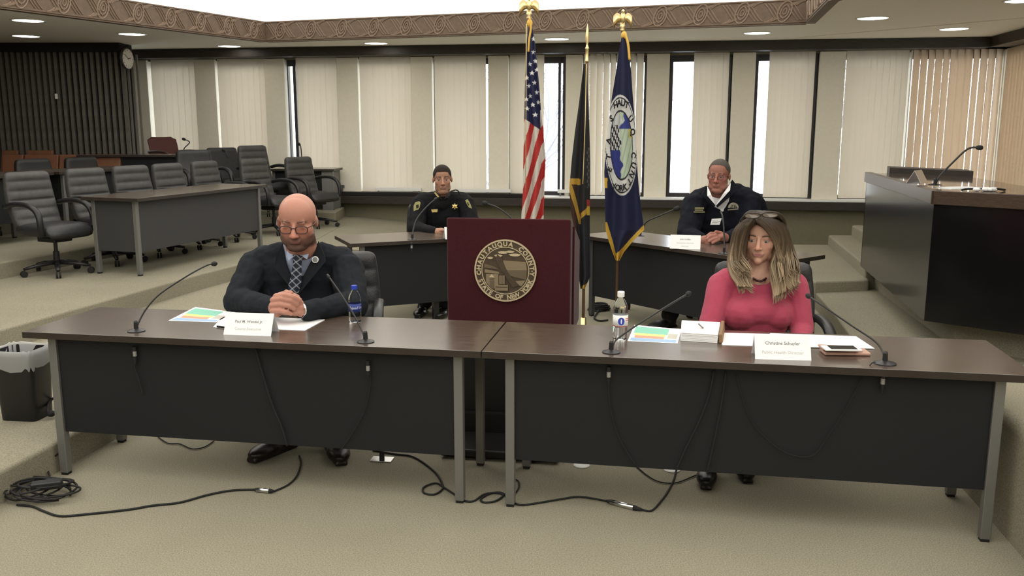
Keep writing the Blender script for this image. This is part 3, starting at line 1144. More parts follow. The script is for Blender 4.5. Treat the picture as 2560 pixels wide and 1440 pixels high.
poly([(-.1, .45), (.9, .40), (.95, .05), (.35, -.12), (-.02, .02)], .006, brass2, 'lake_relief')
poly([(0, 0.02), (.95, .04), (.92, -.38), (.2, -.22)], .007, brass3, 'field_relief')
poly([(-.35, .72), (-.15, .55), (-.02, .2), (.1, -.05), (.3, -.3), (.62, -.62), (.35, -.72), (.12, -.45), (-.05, -.15), (-.28, .2), (-.42, .5)], .009, bronze, 'ridge_relief')
poly([(-.92, .3), (-.5, .18), (-.3, .05), (-.94, .12)], .008, brass3, 'ray_relief')
poly([(-.9, .05), (-.3, -.05), (-.25, -.14), (-.92, -.1)], .008, brass2, 'ray_relief')
poly([(-.85, -.15), (-.3, -.15), (-.3, -.8), (-.62, -.78), (-.85, -.5)], .009, brass2, 'building_relief')
poly([(-.28, -.2), (-.02, -.2), (-.02, -.6), (-.28, -.6)], .010, brass3, 'building_relief')
for k in range(5):
    x0 = -.26 + k * .052
    poly([(x0, -.22), (x0 + .025, -.22), (x0 + .025, -.58), (x0, -.58)], .012, brass2, 'column_relief', .002)
poly([(-.68, -.3), (-.5, -.3), (-.5, -.82), (-.68, -.75)], .012, brass3, 'tower_relief')
poly([(-.72, -.3), (-.59, -.16), (-.46, -.3)], .013, brass, 'tower_relief')
poly([(-.45, -.62), (.12, -.62), (.12, -.88), (-.45, -.88)], .012, brass2, 'step_relief')
poly([(-.42, -.70), (.10, -.70), (.10, -.74), (-.42, -.74)], .015, bronze, 'step_relief', .001)
poly([(.35, -.45), (.9, -.40), (.72, -.66), (.4, -.6)], .008, brass2, 'shore_relief')
for (cx_, cy_, rx, ry) in ((-.1, .80, .22, .06), (.2, .84, .2, .05), (.42, .70, .25, .06), (-.3, .66, .18, .05), (-.66, .55, .12, .05)):
    poly([(cx_ + rx * math.cos(a) * (1 + .15 * math.sin(5 * a)), cy_ + ry * math.sin(a)) for a in np.linspace(0, 2 * PI, 14)[:-1]], .008, brass, 'cloud_relief')
# ================================================================== PEOPLE
def remesh(mb, voxel, iters=4, name='body', disp=0.0, dscale=.08):
    me = bpy.data.meshes.new(name)
    me.from_pydata(mb.v, [], mb.f)
    o = bpy.data.objects.new('tmp', me)
    COL.objects.link(o)
    r = o.modifiers.new('r', 'REMESH')
    r.mode = 'VOXEL'
    r.voxel_size = voxel
    r.use_smooth_shade = True
    if iters:
        s = o.modifiers.new('s', 'SMOOTH')
        s.factor = .5
        s.iterations = iters
    if disp:
        tx = bpy.data.textures.new('folds', 'CLOUDS')
        tx.noise_scale = dscale
        tx.noise_depth = 1
        d = o.modifiers.new('d', 'DISPLACE')
        d.texture = tx
        d.strength = disp
        d.mid_level = .5
        d.texture_coords = 'GLOBAL'
    dg = bpy.context.evaluated_depsgraph_get()
    out = bpy.data.meshes.new_from_object(o.evaluated_get(dg))
    bpy.data.objects.remove(o)
    bpy.data.meshes.remove(me)
    out.name = name
    out.materials.clear()
    return out


def smooth_near(me, c, rad, iters):
    """extra relaxation of the vertices around c"""
    n = len(me.vertices)
    co = np.empty(n * 3)
    me.vertices.foreach_get('co', co)
    co = co.reshape(-1, 3)
    e = np.empty(len(me.edges) * 2, dtype=np.int64)
    me.edges.foreach_get('vertices', e)
    e = e.reshape(-1, 2)
    a, b = np.concatenate([e[:, 0], e[:, 1]]), np.concatenate([e[:, 1], e[:, 0]])
    deg = np.bincount(a, minlength=n).astype(float)
    d = np.linalg.norm(co - np.array(c), axis=1)
    msk = (.5 * np.clip((rad - d) / (.2 * rad), 0, 1) / np.maximum(deg, 1))[:, None]
    keep = np.clip((rad - d) / (.2 * rad), 0, 1)[:, None] * .5
    for _ in range(iters):
        acc = np.stack([np.bincount(a, weights=co[b, k], minlength=n) for k in range(3)], 1)
        co = co * (1 - keep) + acc * msk
    me.vertices.foreach_set('co', co.ravel())
    me.update()


def mesh_np(me):
    n = len(me.vertices)
    co = np.empty(n * 3)
    me.vertices.foreach_get('co', co)
    no = np.empty(n * 3)
    me.vertices.foreach_get('normal', no)
    return co.reshape(-1, 3), no.reshape(-1, 3)


def cut(me, keep, name=None, push=0.0):
    """keep: function(centres, normals) -> bool per face; returns a new mesh of the kept faces"""
    co, no = mesh_np(me)
    fs = [tuple(p.vertices) for p in me.polygons]
    ce = np.array([co[list(f)].mean(0) for f in fs])
    fn = np.array([no[list(f)].mean(0) for f in fs])
    k = keep(ce, fn)
    fs = [f for f, kk in zip(fs, k) if kk]
    used = sorted({i for f in fs for i in f})
    ix = {j: i for i, j in enumerate(used)}
    out = bpy.data.meshes.new(name or me.name)
    pts = co[used] + no[used] * push
    cnt = {}
    for f in fs:
        for i in range(len(f)):
            e = (ix[f[i]], ix[f[(i + 1) % len(f)]])
            e = (min(e), max(e))
            cnt[e] = cnt.get(e, 0) + 1
    nb_ = {}
    for (a_, b_), c_ in cnt.items():
        if c_ == 1:
            nb_.setdefault(a_, []).append(b_)
            nb_.setdefault(b_, []).append(a_)
    for _ in range(12):
        new = {i: pts[i] * .4 + pts[n_].mean(0) * .6 for i, n_ in nb_.items()}
        for i, p in new.items():
            pts[i] = p
    out.from_pydata([tuple(p) for p in pts], [], [tuple(ix[i] for i in f) for f in fs])
    out.polygons.foreach_set('use_smooth', [True] * len(out.polygons))
    out.update()
    return out


def paint(me, fn):
    """fn(co, normal) -> rgb per vertex, stored as a colour attribute"""
    co, no = mesh_np(me)
    rgb = fn(co, no)
    a = me.color_attributes.new('Col', 'FLOAT_COLOR', 'POINT')
    buf = np.ones((len(co), 4), dtype=np.float32)
    buf[:, :3] = rgb
    a.data.foreach_set('color', buf.ravel())


def sst(a, b, x):
    t = np.clip((x - a) / (b - a), 0, 1)
    return t * t * (3 - 2 * t)


def head_matrix(c, yaw=0, pitch=0, roll=0, sc=(1, 1, 1)):
    """face looks along local -y; yaw > 0 turns the face to the viewer's right, pitch > 0 looks down"""
    return Matrix.Translation(c) @ Matrix.Rotation(yaw, 4, 'Z') @ Matrix.Rotation(pitch, 4, 'X') @ Matrix.Rotation(roll, 4, 'Y') @ Matrix.Diagonal((*sc, 1))


def head_prims(mb, T, jowl=0.0, eyes_closed=False, fem=0.0):
    """adds a head to mb, transformed by T"""
    h = MB()
    h.ell((0, .018, .035), (.076, .097, .083), nu=28, nv=18)
    h.ell((0, -.018, .040), (.069, .066, .074), nu=26, nv=18)
    h.ell((0, -.026, -.028), (.063 + .004 * jowl, .059, .076), nu=24, nv=16)
    h.ell((0, -.030, -.072), (.050 + .012 * jowl - .006 * fem, .049, .042), nu=20, nv=14)
    h.ell((0, -.064, -.096), (.026 + .006 * jowl - .005 * fem, .024, .021))
    if jowl:
        h.ell((0, -.036, -.100), (.046, .046, .026))
    h.cap((-.038, -.0745, .0215), (.038, -.0745, .0215), .0088 - .002 * fem)
    h.cap((0, -.078, .018), (0, -.107, -.026), .0085, .0110)
    h.ell((0, -.1100, -.0295), (.0130, .0120, .0110))
    h.ell((0, -.074, -.062), (.026, .0135, .021))
    h.cap((-.020, -.0850, -.0600), (.020, -.0850, -.0600), .0036)
    h.cap((-.016, -.0860, -.0685), (.016, -.0860, -.0685), .0048)
    for s in (-1, 1):
        h.ell((s * .040, -.053, -.020), (.024, .024, .026))
        h.ell((s * .0125, -.0985, -.0335), (.0090, .011, .0085))
        h.ell((s * .044, -.012, -.066), (.021 + .006 * jowl, .036, .036))
        h.ell((s * .0755, .016, -.004), (.0090, .018, .028), Matrix.Rotation(s * .35, 4, 'Z') @ Matrix.Rotation(-.2, 4, 'X'))
        if eyes_closed:
            h.ell((s * .031, -.0700, .001), (.0165, .0115, .0105))
        else:
            h.ell((s * .031, -.0675, .0085), (.0175, .0135, .0075))
            h.ell((s * .031, -.0665, -.0085), (.0165, .0125, .0060))
    h.cap((0, .026, -.060), (0, .055, -.185 + .05 * (jowl > .5)), .054 + .008 * jowl - .008 * fem, .058 + .008 * jowl - .010 * fem)
    mb.add([T @ Vector(p) for p in h.v], h.f)


def face_colours(T, skin, red=(.5, .16, .12), lips=(.42, .15, .13), brow=None, beard=None, hair=None, hairfn=None, redk=.35):
    Ti = np.array(T.inverted())

    def fn(co, no):
        p = co @ Ti[:3, :3].T + Ti[:3, 3]
        x, y, z = p[:, 0], p[:, 1], p[:, 2]
        c = np.tile(np.array(skin), (len(p), 1)).astype(float)

        def mixc(col, k):
            nonlocal c
            c = c * (1 - k[:, None]) + np.array(col) * k[:, None]
        near = (np.abs(x) < .12) & (np.abs(y) < .16) & (z > -.13) & (z < .15)
        nr = near.astype(float)
        mixc(red, nr * redk * (np.exp(-((np.abs(x) - .04) ** 2 + (z + .022) ** 2) / .0006) + .9 * np.exp(-(x ** 2 + (z + .028) ** 2) / .00025)) * (y < -.05))
        if beard is not None:
            k = sst(-.036, -.052, z) * sst(.075, .045, y) * sst(-.128, -.108, z)
            k2 = np.exp(-(((x) / .026) ** 4 + ((z + .047) / .008) ** 4)) * (y < -.07)
            k = np.maximum(k * (1 - .75 * np.exp(-((np.abs(x) - .034) ** 2 / .0003 + (z + .045) ** 2 / .0002))), k2)
            mixc(beard[0], nr * k * beard[1])
        lip = np.exp(-((x / .0225) ** 4 + ((z + .0642) / .0072) ** 4)) * (y < -.070)
        mixc(lips, nr * lip * .85)
        seam = np.exp(-((x / .024) ** 4 + ((z + .0643) / .0018) ** 2)) * (y < -.070)
        mixc((.10, .03, .03), nr * seam * .7)
        if brow is not None:
            bz = z - (.0225 + .006 * (1 - ((np.abs(x) - .030) / .022) ** 2))
            k = np.exp(-((np.abs(x) - .031) / .0175) ** 4 - (bz / .0048) ** 2) * (y < -.055)
            mixc(brow[0], nr * k * brow[1])
        # shaded lash line
        k = np.exp(-((np.abs(x) - .031) / .014) ** 4 - ((z - .0085) / .0028) ** 2) * (y < -.06)
        mixc((.05, .03, .025), nr * k * .55)
        if hairfn is not None:
            mixc(hair, nr * hairfn(x, y, z))
        return c
    return fn


def add_eyes(T, par, iris=(.10, .06, .03), look=(0, 0)):
    sc = T.to_scale()
    k = (sc.x + sc.y + sc.z) / 3
    Tr = T
    for s in (-1, 1):
        c = Vector((s * .031, -.0672, .0005))
        e = MB().ell(c, (.0128, .0128, .0128), nu=20, nv=14)
        e.v = [tuple(Tr @ Vector(p)) for p in e.v]
        eo = e.build('eye', M['eyewhite'], par, smooth=True)
        d = Vector((look[0], -1, look[1])).normalized()
        Q = d.to_track_quat('Z', 'Y').to_matrix().to_4x4()
        i = MB().ell(c + d * .0098, (.0062, .0062, .0036), Q, nu=14, nv=8)
        i.v = [tuple(Tr @ Vector(p)) for p in i.v]
        i.build('iris', mat('iris', iris, .2), eo, smooth=True)
        i = MB().ell(c + d * .0122, (.0029, .0029, .0017), Q, nu=10, nv=6)
        i.v = [tuple(Tr @ Vector(p)) for p in i.v]
        i.build('pupil', M['rubber'], eo, smooth=True)


M['eyewhite'] = mat('eye_white', (.34, .29, .27), .3)


def add_brows(T, par, col, k=1.0):
    m = mat('eyebrow_hair', col, .9)
    for s in (-1, 1):
        p = smooth_path([T @ Vector((s * .014, -.0835, .0245)), T @ Vector((s * .028, -.0825, .0275)), T @ Vector((s * .042, -.0740, .0265)), T @ Vector((s * .050, -.0650, .0220))], 5)
        n_ = len(p)
        MB().tube(p, [(.0036 * k * (1 - .6 * i / n_), .0026 * k) for i in range(n_)], 6).build('eyebrow', m, par, smooth=True)


def skin_mat(name):
    m = mat(name, (1, 1, 1), .48, attr='Col', var=.05, vscale=120, bump=.08, bscale=260, spec=.35)
    b = m.node_tree.nodes['Principled BSDF']
    b.inputs['Subsurface Weight'].default_value = .12
    b.inputs['Subsurface Radius'].default_value = (.012, .004, .002)
    b.inputs['Subsurface Scale'].default_value = .5
    return m


def fingers(mb, knuckles, dirs, lens, r, bends, axis):
    """each finger: three capsule segments bending about axis"""
    for kn, d, L, b in zip(knuckles, dirs, lens, bends):
        p = Vector(kn)
        d = Vector(d).normalized()
        for seg, fr in enumerate((.45, .32, .23)):
            q = p + d * (L * fr)
            mb.cap(p, q, r * (1 - .1 * seg), r * (1 - .1 * (seg + 1)))
            p = q
            d = (Matrix.Rotation(b, 3, axis) @ d).normalized()


def seated_legs(core, cloth, hip, knees, ankles, r=(.105, .075, .058)):
    for s in (0, 1):
        h = Vector(hip) + Vector(((-.10 if s == 0 else .10), 0, 0))
        core.cap(h, knees[s], .05, .04)
        core.cap(knees[s], ankles[s], .04, .032)
        cloth.cap(h, knees[s], r[0], r[1])
        cloth.cap(knees[s], ankles[s], r[1], r[2])


def shoe(a, d, L=.29, w=.10):
    """a: heel on the floor, d: direction of the toe"""
    a = Vector(a)
    d = Vector(d).normalized()
    b = MB()
    up_ = Vector((0, 0, 1))
    b.ell(a + d * (L * .18) + up_ * .055, (w * .48, L * .22, .055), Matrix.Rotation(math.atan2(d.y, d.x) - PI / 2, 4, 'Z'))
    b.ell(a + d * (L * .62) + up_ * .038, (w * .54, L * .38, .040), Matrix.Rotation(math.atan2(d.y, d.x) - PI / 2, 4, 'Z'))
    b.cap(a + d * (L * .2) + up_ * .05, a + d * (L * .18) + up_ * .10, .045, .045)
    b.hexa(*[[a + d * (L * f) + Vector((-d.y, d.x, 0)) * (w * s_ * .45) + up_ * z for f, s_ in ((.0, -1), (.98, -.6), (.98, .6), (.0, 1))] for z in (0.002, .02)])
    return b


def person(label, world_base):
    return None


# ------------------------------------------------------------------ the bald man in a dark suit (front left desk)
def make_bald_man():
    y0 = 4.62
    q = lambda u, v, y=y0: ony(u, v, y)
    core, suit, shirt, trou = MB(), MB(), MB(), MB()
    T = head_matrix(q(743, 554, 4.70), yaw=.05, pitch=.24, roll=.02, sc=(1.27, 1.20, 1.20))
    head_prims(core, T, jowl=1.25, eyes_closed=True)
    chest = q(748, 700, 4.93)
    neck = q(750, 628, 4.86)
    core.cap(T @ Vector((0, .045, -.10)), neck + Vector((0, .07, -.03)), .062, .055)
    core.cap(neck + Vector((0, .07, -.03)), chest + Vector((0, .08, 0)), .05, .05)
    hip = Vector((-1.12, 5.10, .55))
    core.cap(chest + Vector((0, .04, 0)), hip, .06, .08)
    # joints: shoulder, elbow, wrist for the image-left and image-right arm
    sL, eL, wL = q(640, 668, 4.92), q(597, 752, 4.72), q(686, 771, 4.42)
    sR, eR, wR = q(866, 672, 4.90), q(884, 760, 4.70), q(757, 778, 4.40)
    for s_, e_, w_ in ((sL, eL, wL), (sR, eR, wR)):
        core.cap(s_, e_, .045, .038)
        core.cap(e_, w_, .036, .030)
        core.cap(chest + Vector((0, .04, 0)), s_, .05, .045)
    # clasped hands
    hc = q(714, 764, 4.36)
    for (u, v, y, r) in ((690, 772, 4.385, (.036, .032, .045)), (738, 768, 4.385, (.036, .032, .046)), (714, 764, 4.395, (.052, .032, .050))):
        core.ell(q(u, v, y), r)
    rows = [((690, 741), (712, 738), (733, 742), (749, 750)), ((682, 750), (705, 747), (727, 751), (742, 760)), ((679, 763), (701, 761), (722, 765), (735, 772)), ((681, 777), (700, 777), (716, 780), (728, 785))]
    for i, rw_ in enumerate(rows):
        pts = [q(a, b, 4.352 - .028 * math.sin(PI * (k + .4) / 3.6) - .006 * i) for k, (a, b) in enumerate(rw_)]
        for k in range(3):
            core.cap(pts[k], pts[k + 1], .0160 - .0010 * k - .0008 * i, .0150 - .0010 * k - .0008 * i)
    core.ell(q(720, 779, 4.372), (.034, .022, .018))
    for i, ((a, b), (c, d)) in enumerate((((752, 757), (724, 757)), ((754, 768), (726, 768)), ((750, 779), (722, 782)))):
        core.cap(q(a, b, 4.37), q(c, d, 4.352), .0150, .0135)
    core.cap(q(700, 738, 4.39), q(726, 733, 4.36), .017, .015)
    core.cap(q(742, 744, 4.40), q(716, 731, 4.375), .017, .015)
    core.cap(wL, q(688, 770, 4.39), .034, .034)
    core.cap(wR, q(742, 770, 4.39), .034, .034)
    kn = [Vector((-1.36, 4.72, .55)), Vector((-.88, 4.72, .55))]
    an = [Vector((-1.24, 4.66, .10)), Vector((-.95, 4.66, .10))]
    seated_legs(core, trou, hip, kn, an, (.115, .085, .065))
    for a in an:
        core.cap(a, a + Vector((0, -.04, -.05)), .022, .018)
    body = remesh(core, .0042, 2, 'person')
    smooth_near(body, T @ Vector((0, 0, 0)), .24, 7)
    skin = (.43, .205, .150)
    paint(body, face_colours(T, skin, red=(.46, .16, .11), lips=(.22, .095, .08), brow=((.16, .085, .06), .75), beard=((.070, .038, .030), .92), redk=.55))
    o = link('person', body, skin_mat('warm_skin'))
    add_brows(T, o, (.12, .065, .045), 1.0)
    tag(o, 'bald bearded man in a dark suit and glasses looking down with clasped hands', 'person')
    # jacket
    suit.ell(q(752, 740, 4.97), (.285, .175, .30))
    suit.ell(q(750, 690, 4.95), (.265, .155, .20))
    suit.cap(q(660, 652, 4.93), q(850, 654, 4.92), .088, .088)
    suit.cap(q(700, 628, 4.90), q(650, 655, 4.93), .055, .075)
    suit.cap(q(800, 628, 4.90), q(858, 655, 4.92), .055, .075)
    suit.ell(q(752, 800, 5.02), (.29, .18, .22))
    for s_, e_, w_ in ((sL, eL, wL), (sR, eR, wR)):
        suit.cap(s_, e_, .098, .080)
        suit.cap(e_, w_.lerp(e_, .06), .078, .050)
    jm = remesh(suit, .006, 5, 'suit_jacket', disp=.020, dscale=.075)
    apex = q(738, 728, 4.80)
    nl, nr_ = q(704, 604, 4.80), q(795, 602, 4.80)

    def keep(ce, fn):
        t = np.clip((nl.z - ce[:, 2]) / (nl.z - apex.z), 0, 1)
        xl = nl.x + (apex.x - nl.x) * t
        xr = nr_.x + (apex.x - nr_.x) * t
        inside = (ce[:, 0] > xl) & (ce[:, 0] < xr) & (ce[:, 2] > apex.z) & (ce[:, 1] < 4.93)
        tbl = np.full(len(ce), False)
        return ~inside
    jk = link('suit_jacket', cut(jm, keep), mat('charcoal_suit', (.0125, .0145, .019), .9, var=.12, vscale=60, bump=.2, bscale=500, spec=.2), o)
    # shirt front under the opening
    shirt.ell(q(748, 700, 4.955), (.215, .150, .22))
    shirt.ell(q(748, 645, 4.88), (.115, .115, .085))
    shirt.cap(q(748, 662, 4.875), q(750, 622, 4.865), .100, .096)
    link('shirt', remesh(shirt, .006, 3, 'shirt'), mat('pale_blue_shirt', (.33, .38, .52), .8), o)
    sm = mat('pale_blue_collar', (.36, .42, .58), .75)
    for (pts) in (((714, 612), (721, 651), (743, 636), (738, 626)), ((779, 614), (767, 648), (747, 636), (752, 626))):
        ps = [q(u, v, 4.745 - .012 * (i in (1, 2)) + .03 * (i == 0)) for i, (u, v) in enumerate(pts)]
        MB().hexa(ps, [p + Vector((0, .02, 0)) for p in ps]).build('collar', sm, o)
    # tie: woven grid of bars
    nT, mT = 110, 30
    c0 = [(745, 638), (744, 650), (743, 662), (741, 690), (737, 712), (733, 732)]
    w0 = [12, 9.0, 9.5, 12.5, 14.0, 12.0]
    P, cols = [], []
    for i in range(nT + 1):
        f = i / nT * (len(c0) - 1)
        k = min(int(f), len(c0) - 2)
        t = f - k
        u = c0[k][0] * (1 - t) + c0[k + 1][0] * t
        v = c0[k][1] * (1 - t) + c0[k + 1][1] * t
        wd = w0[k] * (1 - t) + w0[k + 1] * t
        row = []
        for j in range(mT + 1):
            g = j / mT * 2 - 1
            row.append(q(u + wd * g, v + 1.5 * g, 4.738 - .014 * (1 - g * g) + (.012 if v < 652 else 0) * 0))
            a, b = (u + wd * g + v) / 19.0, (u + wd * g - v) / 19.0
            st = max(0, 1 - 8 * abs((a % 1) - .5)) + max(0, 1 - 8 * abs((b % 1) - .5))
            st2 = min(1, st)
            cols.append((.012 + .34 * st2, .016 + .36 * st2, .030 + .40 * st2))
        P.append(row)
    tm = MB().grid(P).mesh('tie')
    a = tm.color_attributes.new('Col', 'FLOAT_COLOR', 'POINT')
    a.data.foreach_set('color', np.array([(*c, 1) for c in cols], dtype=np.float32).ravel())
    to = link('tie', tm, mat('plaid_tie', (1, 1, 1), .6, attr='Col'), o, smooth=True)
    sd = to.modifiers.new('thick', 'SOLIDIFY')
    sd.thickness = .004
    # lapels
    lapm = mat('lapel_suit', (.0145, .0165, .021), .9, bump=.2, bscale=500, spec=.2)
    for pts in (((706, 606), (690, 640), (684, 668), (735, 733), (740, 722), (716, 660)), ((796, 602), (812, 640), (814, 655), (744, 740), (739, 727), (776, 655))):
        ps = []
        for i, (u, v) in enumerate(pts):
            yy = 4.755 + .06 * max(0, (640 - v)) / 40 - .015 * (i in (2, 3))
            ps.append(q(u, v, yy))
        n_ = len(ps)
        b = MB()
        b.add(ps + [p + Vector((0, .012, 0)) for p in ps], [(0, 1, 2, 5), (2, 3, 4, 5), (n_, n_ + 5, n_ + 2, n_ + 1), (n_ + 2, n_ + 5, n_ + 4, n_ + 3)] + [(i, n_ + i, n_ + (i + 1) % n_, (i + 1) % n_) for i in range(n_)])
        b.build('lapel', lapm, o, bevel=.004)
    c = q(788, 649, 4.735)
    Mr = Matrix.Rotation(PI / 2, 4, 'X')
    MB().lathe([(.001, -.003), (.018, -.003), (.018, .003), (.001, .003)], c, 20, Mr).build('lapel_pin', M['paper'], o)
    MB().lathe([(.001, 0), (.0135, 0), (.0135, .0045), (.001, .0045)], c, 18, Mr).build('lapel_pin', mat('grey_enamel', (.22, .24, .22), .4), o)
    # trousers and shoes
    trou.ell(hip + Vector((0, 0, .03)), (.21, .16, .14))
    link('trousers', remesh(trou, .009, 3, 'trousers', disp=.015), mat('charcoal_trousers', (.016, .018, .022), .85), o)
    sh = mat('dark_brown_shoe', (.014, .009, .007), .35)
    link('shoe', remesh(shoe((-1.20, 4.64, 0), (-.55, -1, 0), .31, .115), .006, 3, 'shoe'), sh, o)
    link('shoe', remesh(shoe((-.97, 4.62, 0), (.35, -1, 0), .31, .115), .006, 3, 'shoe'), sh, o)
    # watch on the image-right wrist
    d = (wR - eR).normalized()
    MB().lathe([(.040, -.008), (.043, 0), (.040, .008)], wR.lerp(q(742, 770, 4.39), .35), 18, d.to_track_quat('Z', 'Y').to_matrix().to_4x4(), cap=False).build('watch', M['chrome'], o)
    # glasses
    gl = MB()
    ta = [T @ Vector(p) for p in ()]
    for s in (-1, 1):
        loop = []
        for k in range(20):
            a = 2 * PI * k / 20
            ca, sa = math.cos(a), math.sin(a)
            loop.append(T @ Vector((s * .032 + .0235 * math.copysign(abs(ca) ** .6, ca), -.0975 + .006 * abs(ca) * (1 if s * ca > 0 else 0), -.004 + .0165 * math.copysign(abs(sa) ** .7, sa))))
        gl.tube(loop + [loop[0]], .0032, 6, cap=False)
        gl.tube([T @ Vector((s * .055, -.092, .004)), T @ Vector((s * .074, -.06, .006)), T @ Vector((s * .083, .01, .006))], .0026, 6)
    gl.tube([T @ Vector((-.009, -.0975, .002)), T @ Vector((0, -.100, .005)), T @ Vector((.009, -.0975, .002))], .0026, 6)
    gl.build('glasses', mat('brown_frame', (.055, .026, .020), .3), o, smooth=True)
    return o


bald = make_bald_man()
# ------------------------------------------------------------------ the woman in a pink sweater (front right desk)
def make_woman():
    q = lambda u, v, y=4.55: ony(u, v, y)
    core, sw = MB(), MB()
    T = head_matrix(q(1902, 597, 4.62), yaw=-.38, pitch=.05, roll=.02, sc=(1.13, 1.06, 1.06))
    head_prims(core, T, fem=1.0)
    nb = q(1897, 690, 4.62)
    core.cap(T @ Vector((0, .03, -.08)), nb, .058, .062)
    chest = q(1892, 745, 4.60)
    # upper chest just under the knit so the neckline shows skin
    core.cap(q(1850, 702, 4.60), q(1945, 702, 4.60), .060, .060)
    core.ell(q(1896, 722, 4.60), (.125, .082, .075))
    core.cap(nb, chest, .07, .09)
    hip = Vector((1.32, 4.72, .55))
    core.cap(chest, hip, .09, .10)
    sL, eL, wL = q(1805, 715, 4.62), q(1776, 818, 4.50), Vector((1.06, 4.34, .62))
    sR, eR, wR = q(1984, 716, 4.60), q(2004, 822, 4.50), Vector((1.44, 4.32, .62))
    for s_, e_, w_ in ((sL, eL, wL), (sR, eR, wR)):
        core.cap(s_, e_, .04, .034)
        core.cap(e_, w_, .033, .027)
        core.cap(chest, s_, .05, .042)
    # hands folded in the lap under the desk edge
    for s, w_ in ((1, wL), (-1, wR)):
        pc_ = w_ + Vector((s * .05, -.01, -.02))
        core.cap(w_, pc_, .027, .03)
        kn = [pc_ + Vector((s * .02, -.03 + .018 * i, -.004)) for i in range(4)]
        fingers(core, kn, [(s, -.15 + .1 * i, -.15) for i in range(4)], [.065, .075, .072, .058], .0095, [.35 * s] * 4, 'Y')
        core.cap(pc_ + Vector((0, -.03, .01)), pc_ + Vector((s * .04, -.055, .0)), .011, .009)
    kn = [Vector((1.06, 4.36, .52)), Vector((1.36, 4.32, .52))]
    an = [Vector((.99, 4.22, .12)), Vector((1.16, 4.30, .12))]
    slk = MB()
    seated_legs(core, slk, hip, kn, an, (.10, .075, .055))
    for a in an:
        core.cap(a, a + Vector((0, -.04, -.05)), .022, .018)
    body = remesh(core, .0038, 2, 'person')
    smooth_near(body, T @ Vector((0, 0, 0)), .20, 4)
    hf = lambda x, y, z: sst(.072, .086, z) + 0 * x
    paint(body, face_colours(T, (.50, .285, .205), red=(.52, .20, .15), lips=(.36, .12, .12), brow=((.13, .08, .05), .7), redk=.35))
    o = link('person', body, skin_mat('fair_skin'))
    tag(o, 'woman in a bright pink sweater with long wavy brown-blonde hair', 'person')
    add_eyes(T, o, (.06, .05, .04), (.0, 0))
    add_brows(T, o, (.075, .045, .028), .75)
    # sweater
    sw.cap(q(1822, 706, 4.62), q(1966, 706, 4.61), .080, .080)
    sw.ell(q(1893, 735, 4.62), (.190, .125, .13))
    sw.ell(q(1891, 772, 4.575), (.180, .150, .105))
    for s in (-1, 1):
        sw.ell(q(1891 + s * 38, 782, 4.560), (.110, .130, .095))
    sw.ell(q(1891, 800, 4.60), (.178, .150, .13))
    sw.ell(q(1891, 860, 4.64), (.165, .130, .18))
    for s_, e_ in ((sL, eL), (sR, eR)):
        sw.cap(s_, e_, .076, .062)
    for e_, w_ in ((eL, wL), (eR, wR)):
        sw.cap(e_, w_, .060, .042)
    sm = remesh(sw, .005, 14, 'sweater', disp=.010, dscale=.09)
    cx = q(1894, 700, 4.55).x

    def keep(ce, fn):
        dx = (ce[:, 0] - cx) / .118
        zl = q(1894, 718, 4.47).z + .060 * np.abs(dx) ** 2.2 + .005 * np.abs(np.sin(dx * 9))
        return ~((ce[:, 2] > zl) & (np.abs(dx) < 1.0) & (ce[:, 1] < 4.70))
    link('sweater', cut(sm, keep), mat('pink_knit', (.36, .048, .090), .9, var=.06, vscale=120, bump=.25, bscale=600, sheen=.1), o)
    slk.ell(hip, (.17, .15, .12))
    link('trousers', remesh(slk, .009, 3, 'trousers'), mat('black_slacks', (.008, .008, .009), .8), o)
    bt = mat('black_boot', (.008, .008, .008), .3)
    link('boot', remesh(shoe((.985, 4.27, 0), (-.25, -1, 0), .26, .095), .006, 3, 'boot'), bt, o)
    link('boot', remesh(shoe((1.17, 4.36, 0), (-.1, -1, 0), .26, .095), .006, 3, 'boot'), bt, o)
    # hair
    hb = MB()
    rr = random.Random(21)
    hcol = []

    def lock(pts, r, tip, seedc):
        p = smooth_path(pts, 6)
        n_ = len(p)
        rad = []
        for i in range(n_):
            f = i / (n_ - 1)
            k = (.55 + .45 * math.sin(PI * min(1, f * 1.3 + .15))) * (1 if f < .6 else max(.10, 1 - (f - .6) / .4 * .95))
            rad.append((r * k * 1.35, r * k * .75))
        v0 = len(hb.v)
        hb.tube(p, rad, 6)
        for i in range(n_):
            f = i / (n_ - 1)
            for k in range(6):
                hcol.append((f, seedc))
    gl_in = [(1888, 551, 4.53), (1864, 572, 4.515), (1856, 612, 4.53), (1860, 652, 4.53), (1876, 688, 4.485), (1878, 718, 4.455)]
    gl_out = [(1888, 545, 4.60), (1847, 575, 4.62), (1836, 622, 4.64), (1829, 662, 4.62), (1830, 696, 4.53), (1838, 720, 4.49)]
    gr_in = [(1896, 552, 4.53), (1930, 572, 4.51), (1947, 606, 4.53), (1941, 648, 4.53), (1926, 692, 4.48), (1926, 742, 4.425)]
    gr_out = [(1898, 544, 4.60), (1954, 566, 4.62), (1974, 612, 4.64), (1986, 652, 4.62), (1992, 680, 4.53), (1996, 708, 4.49)]
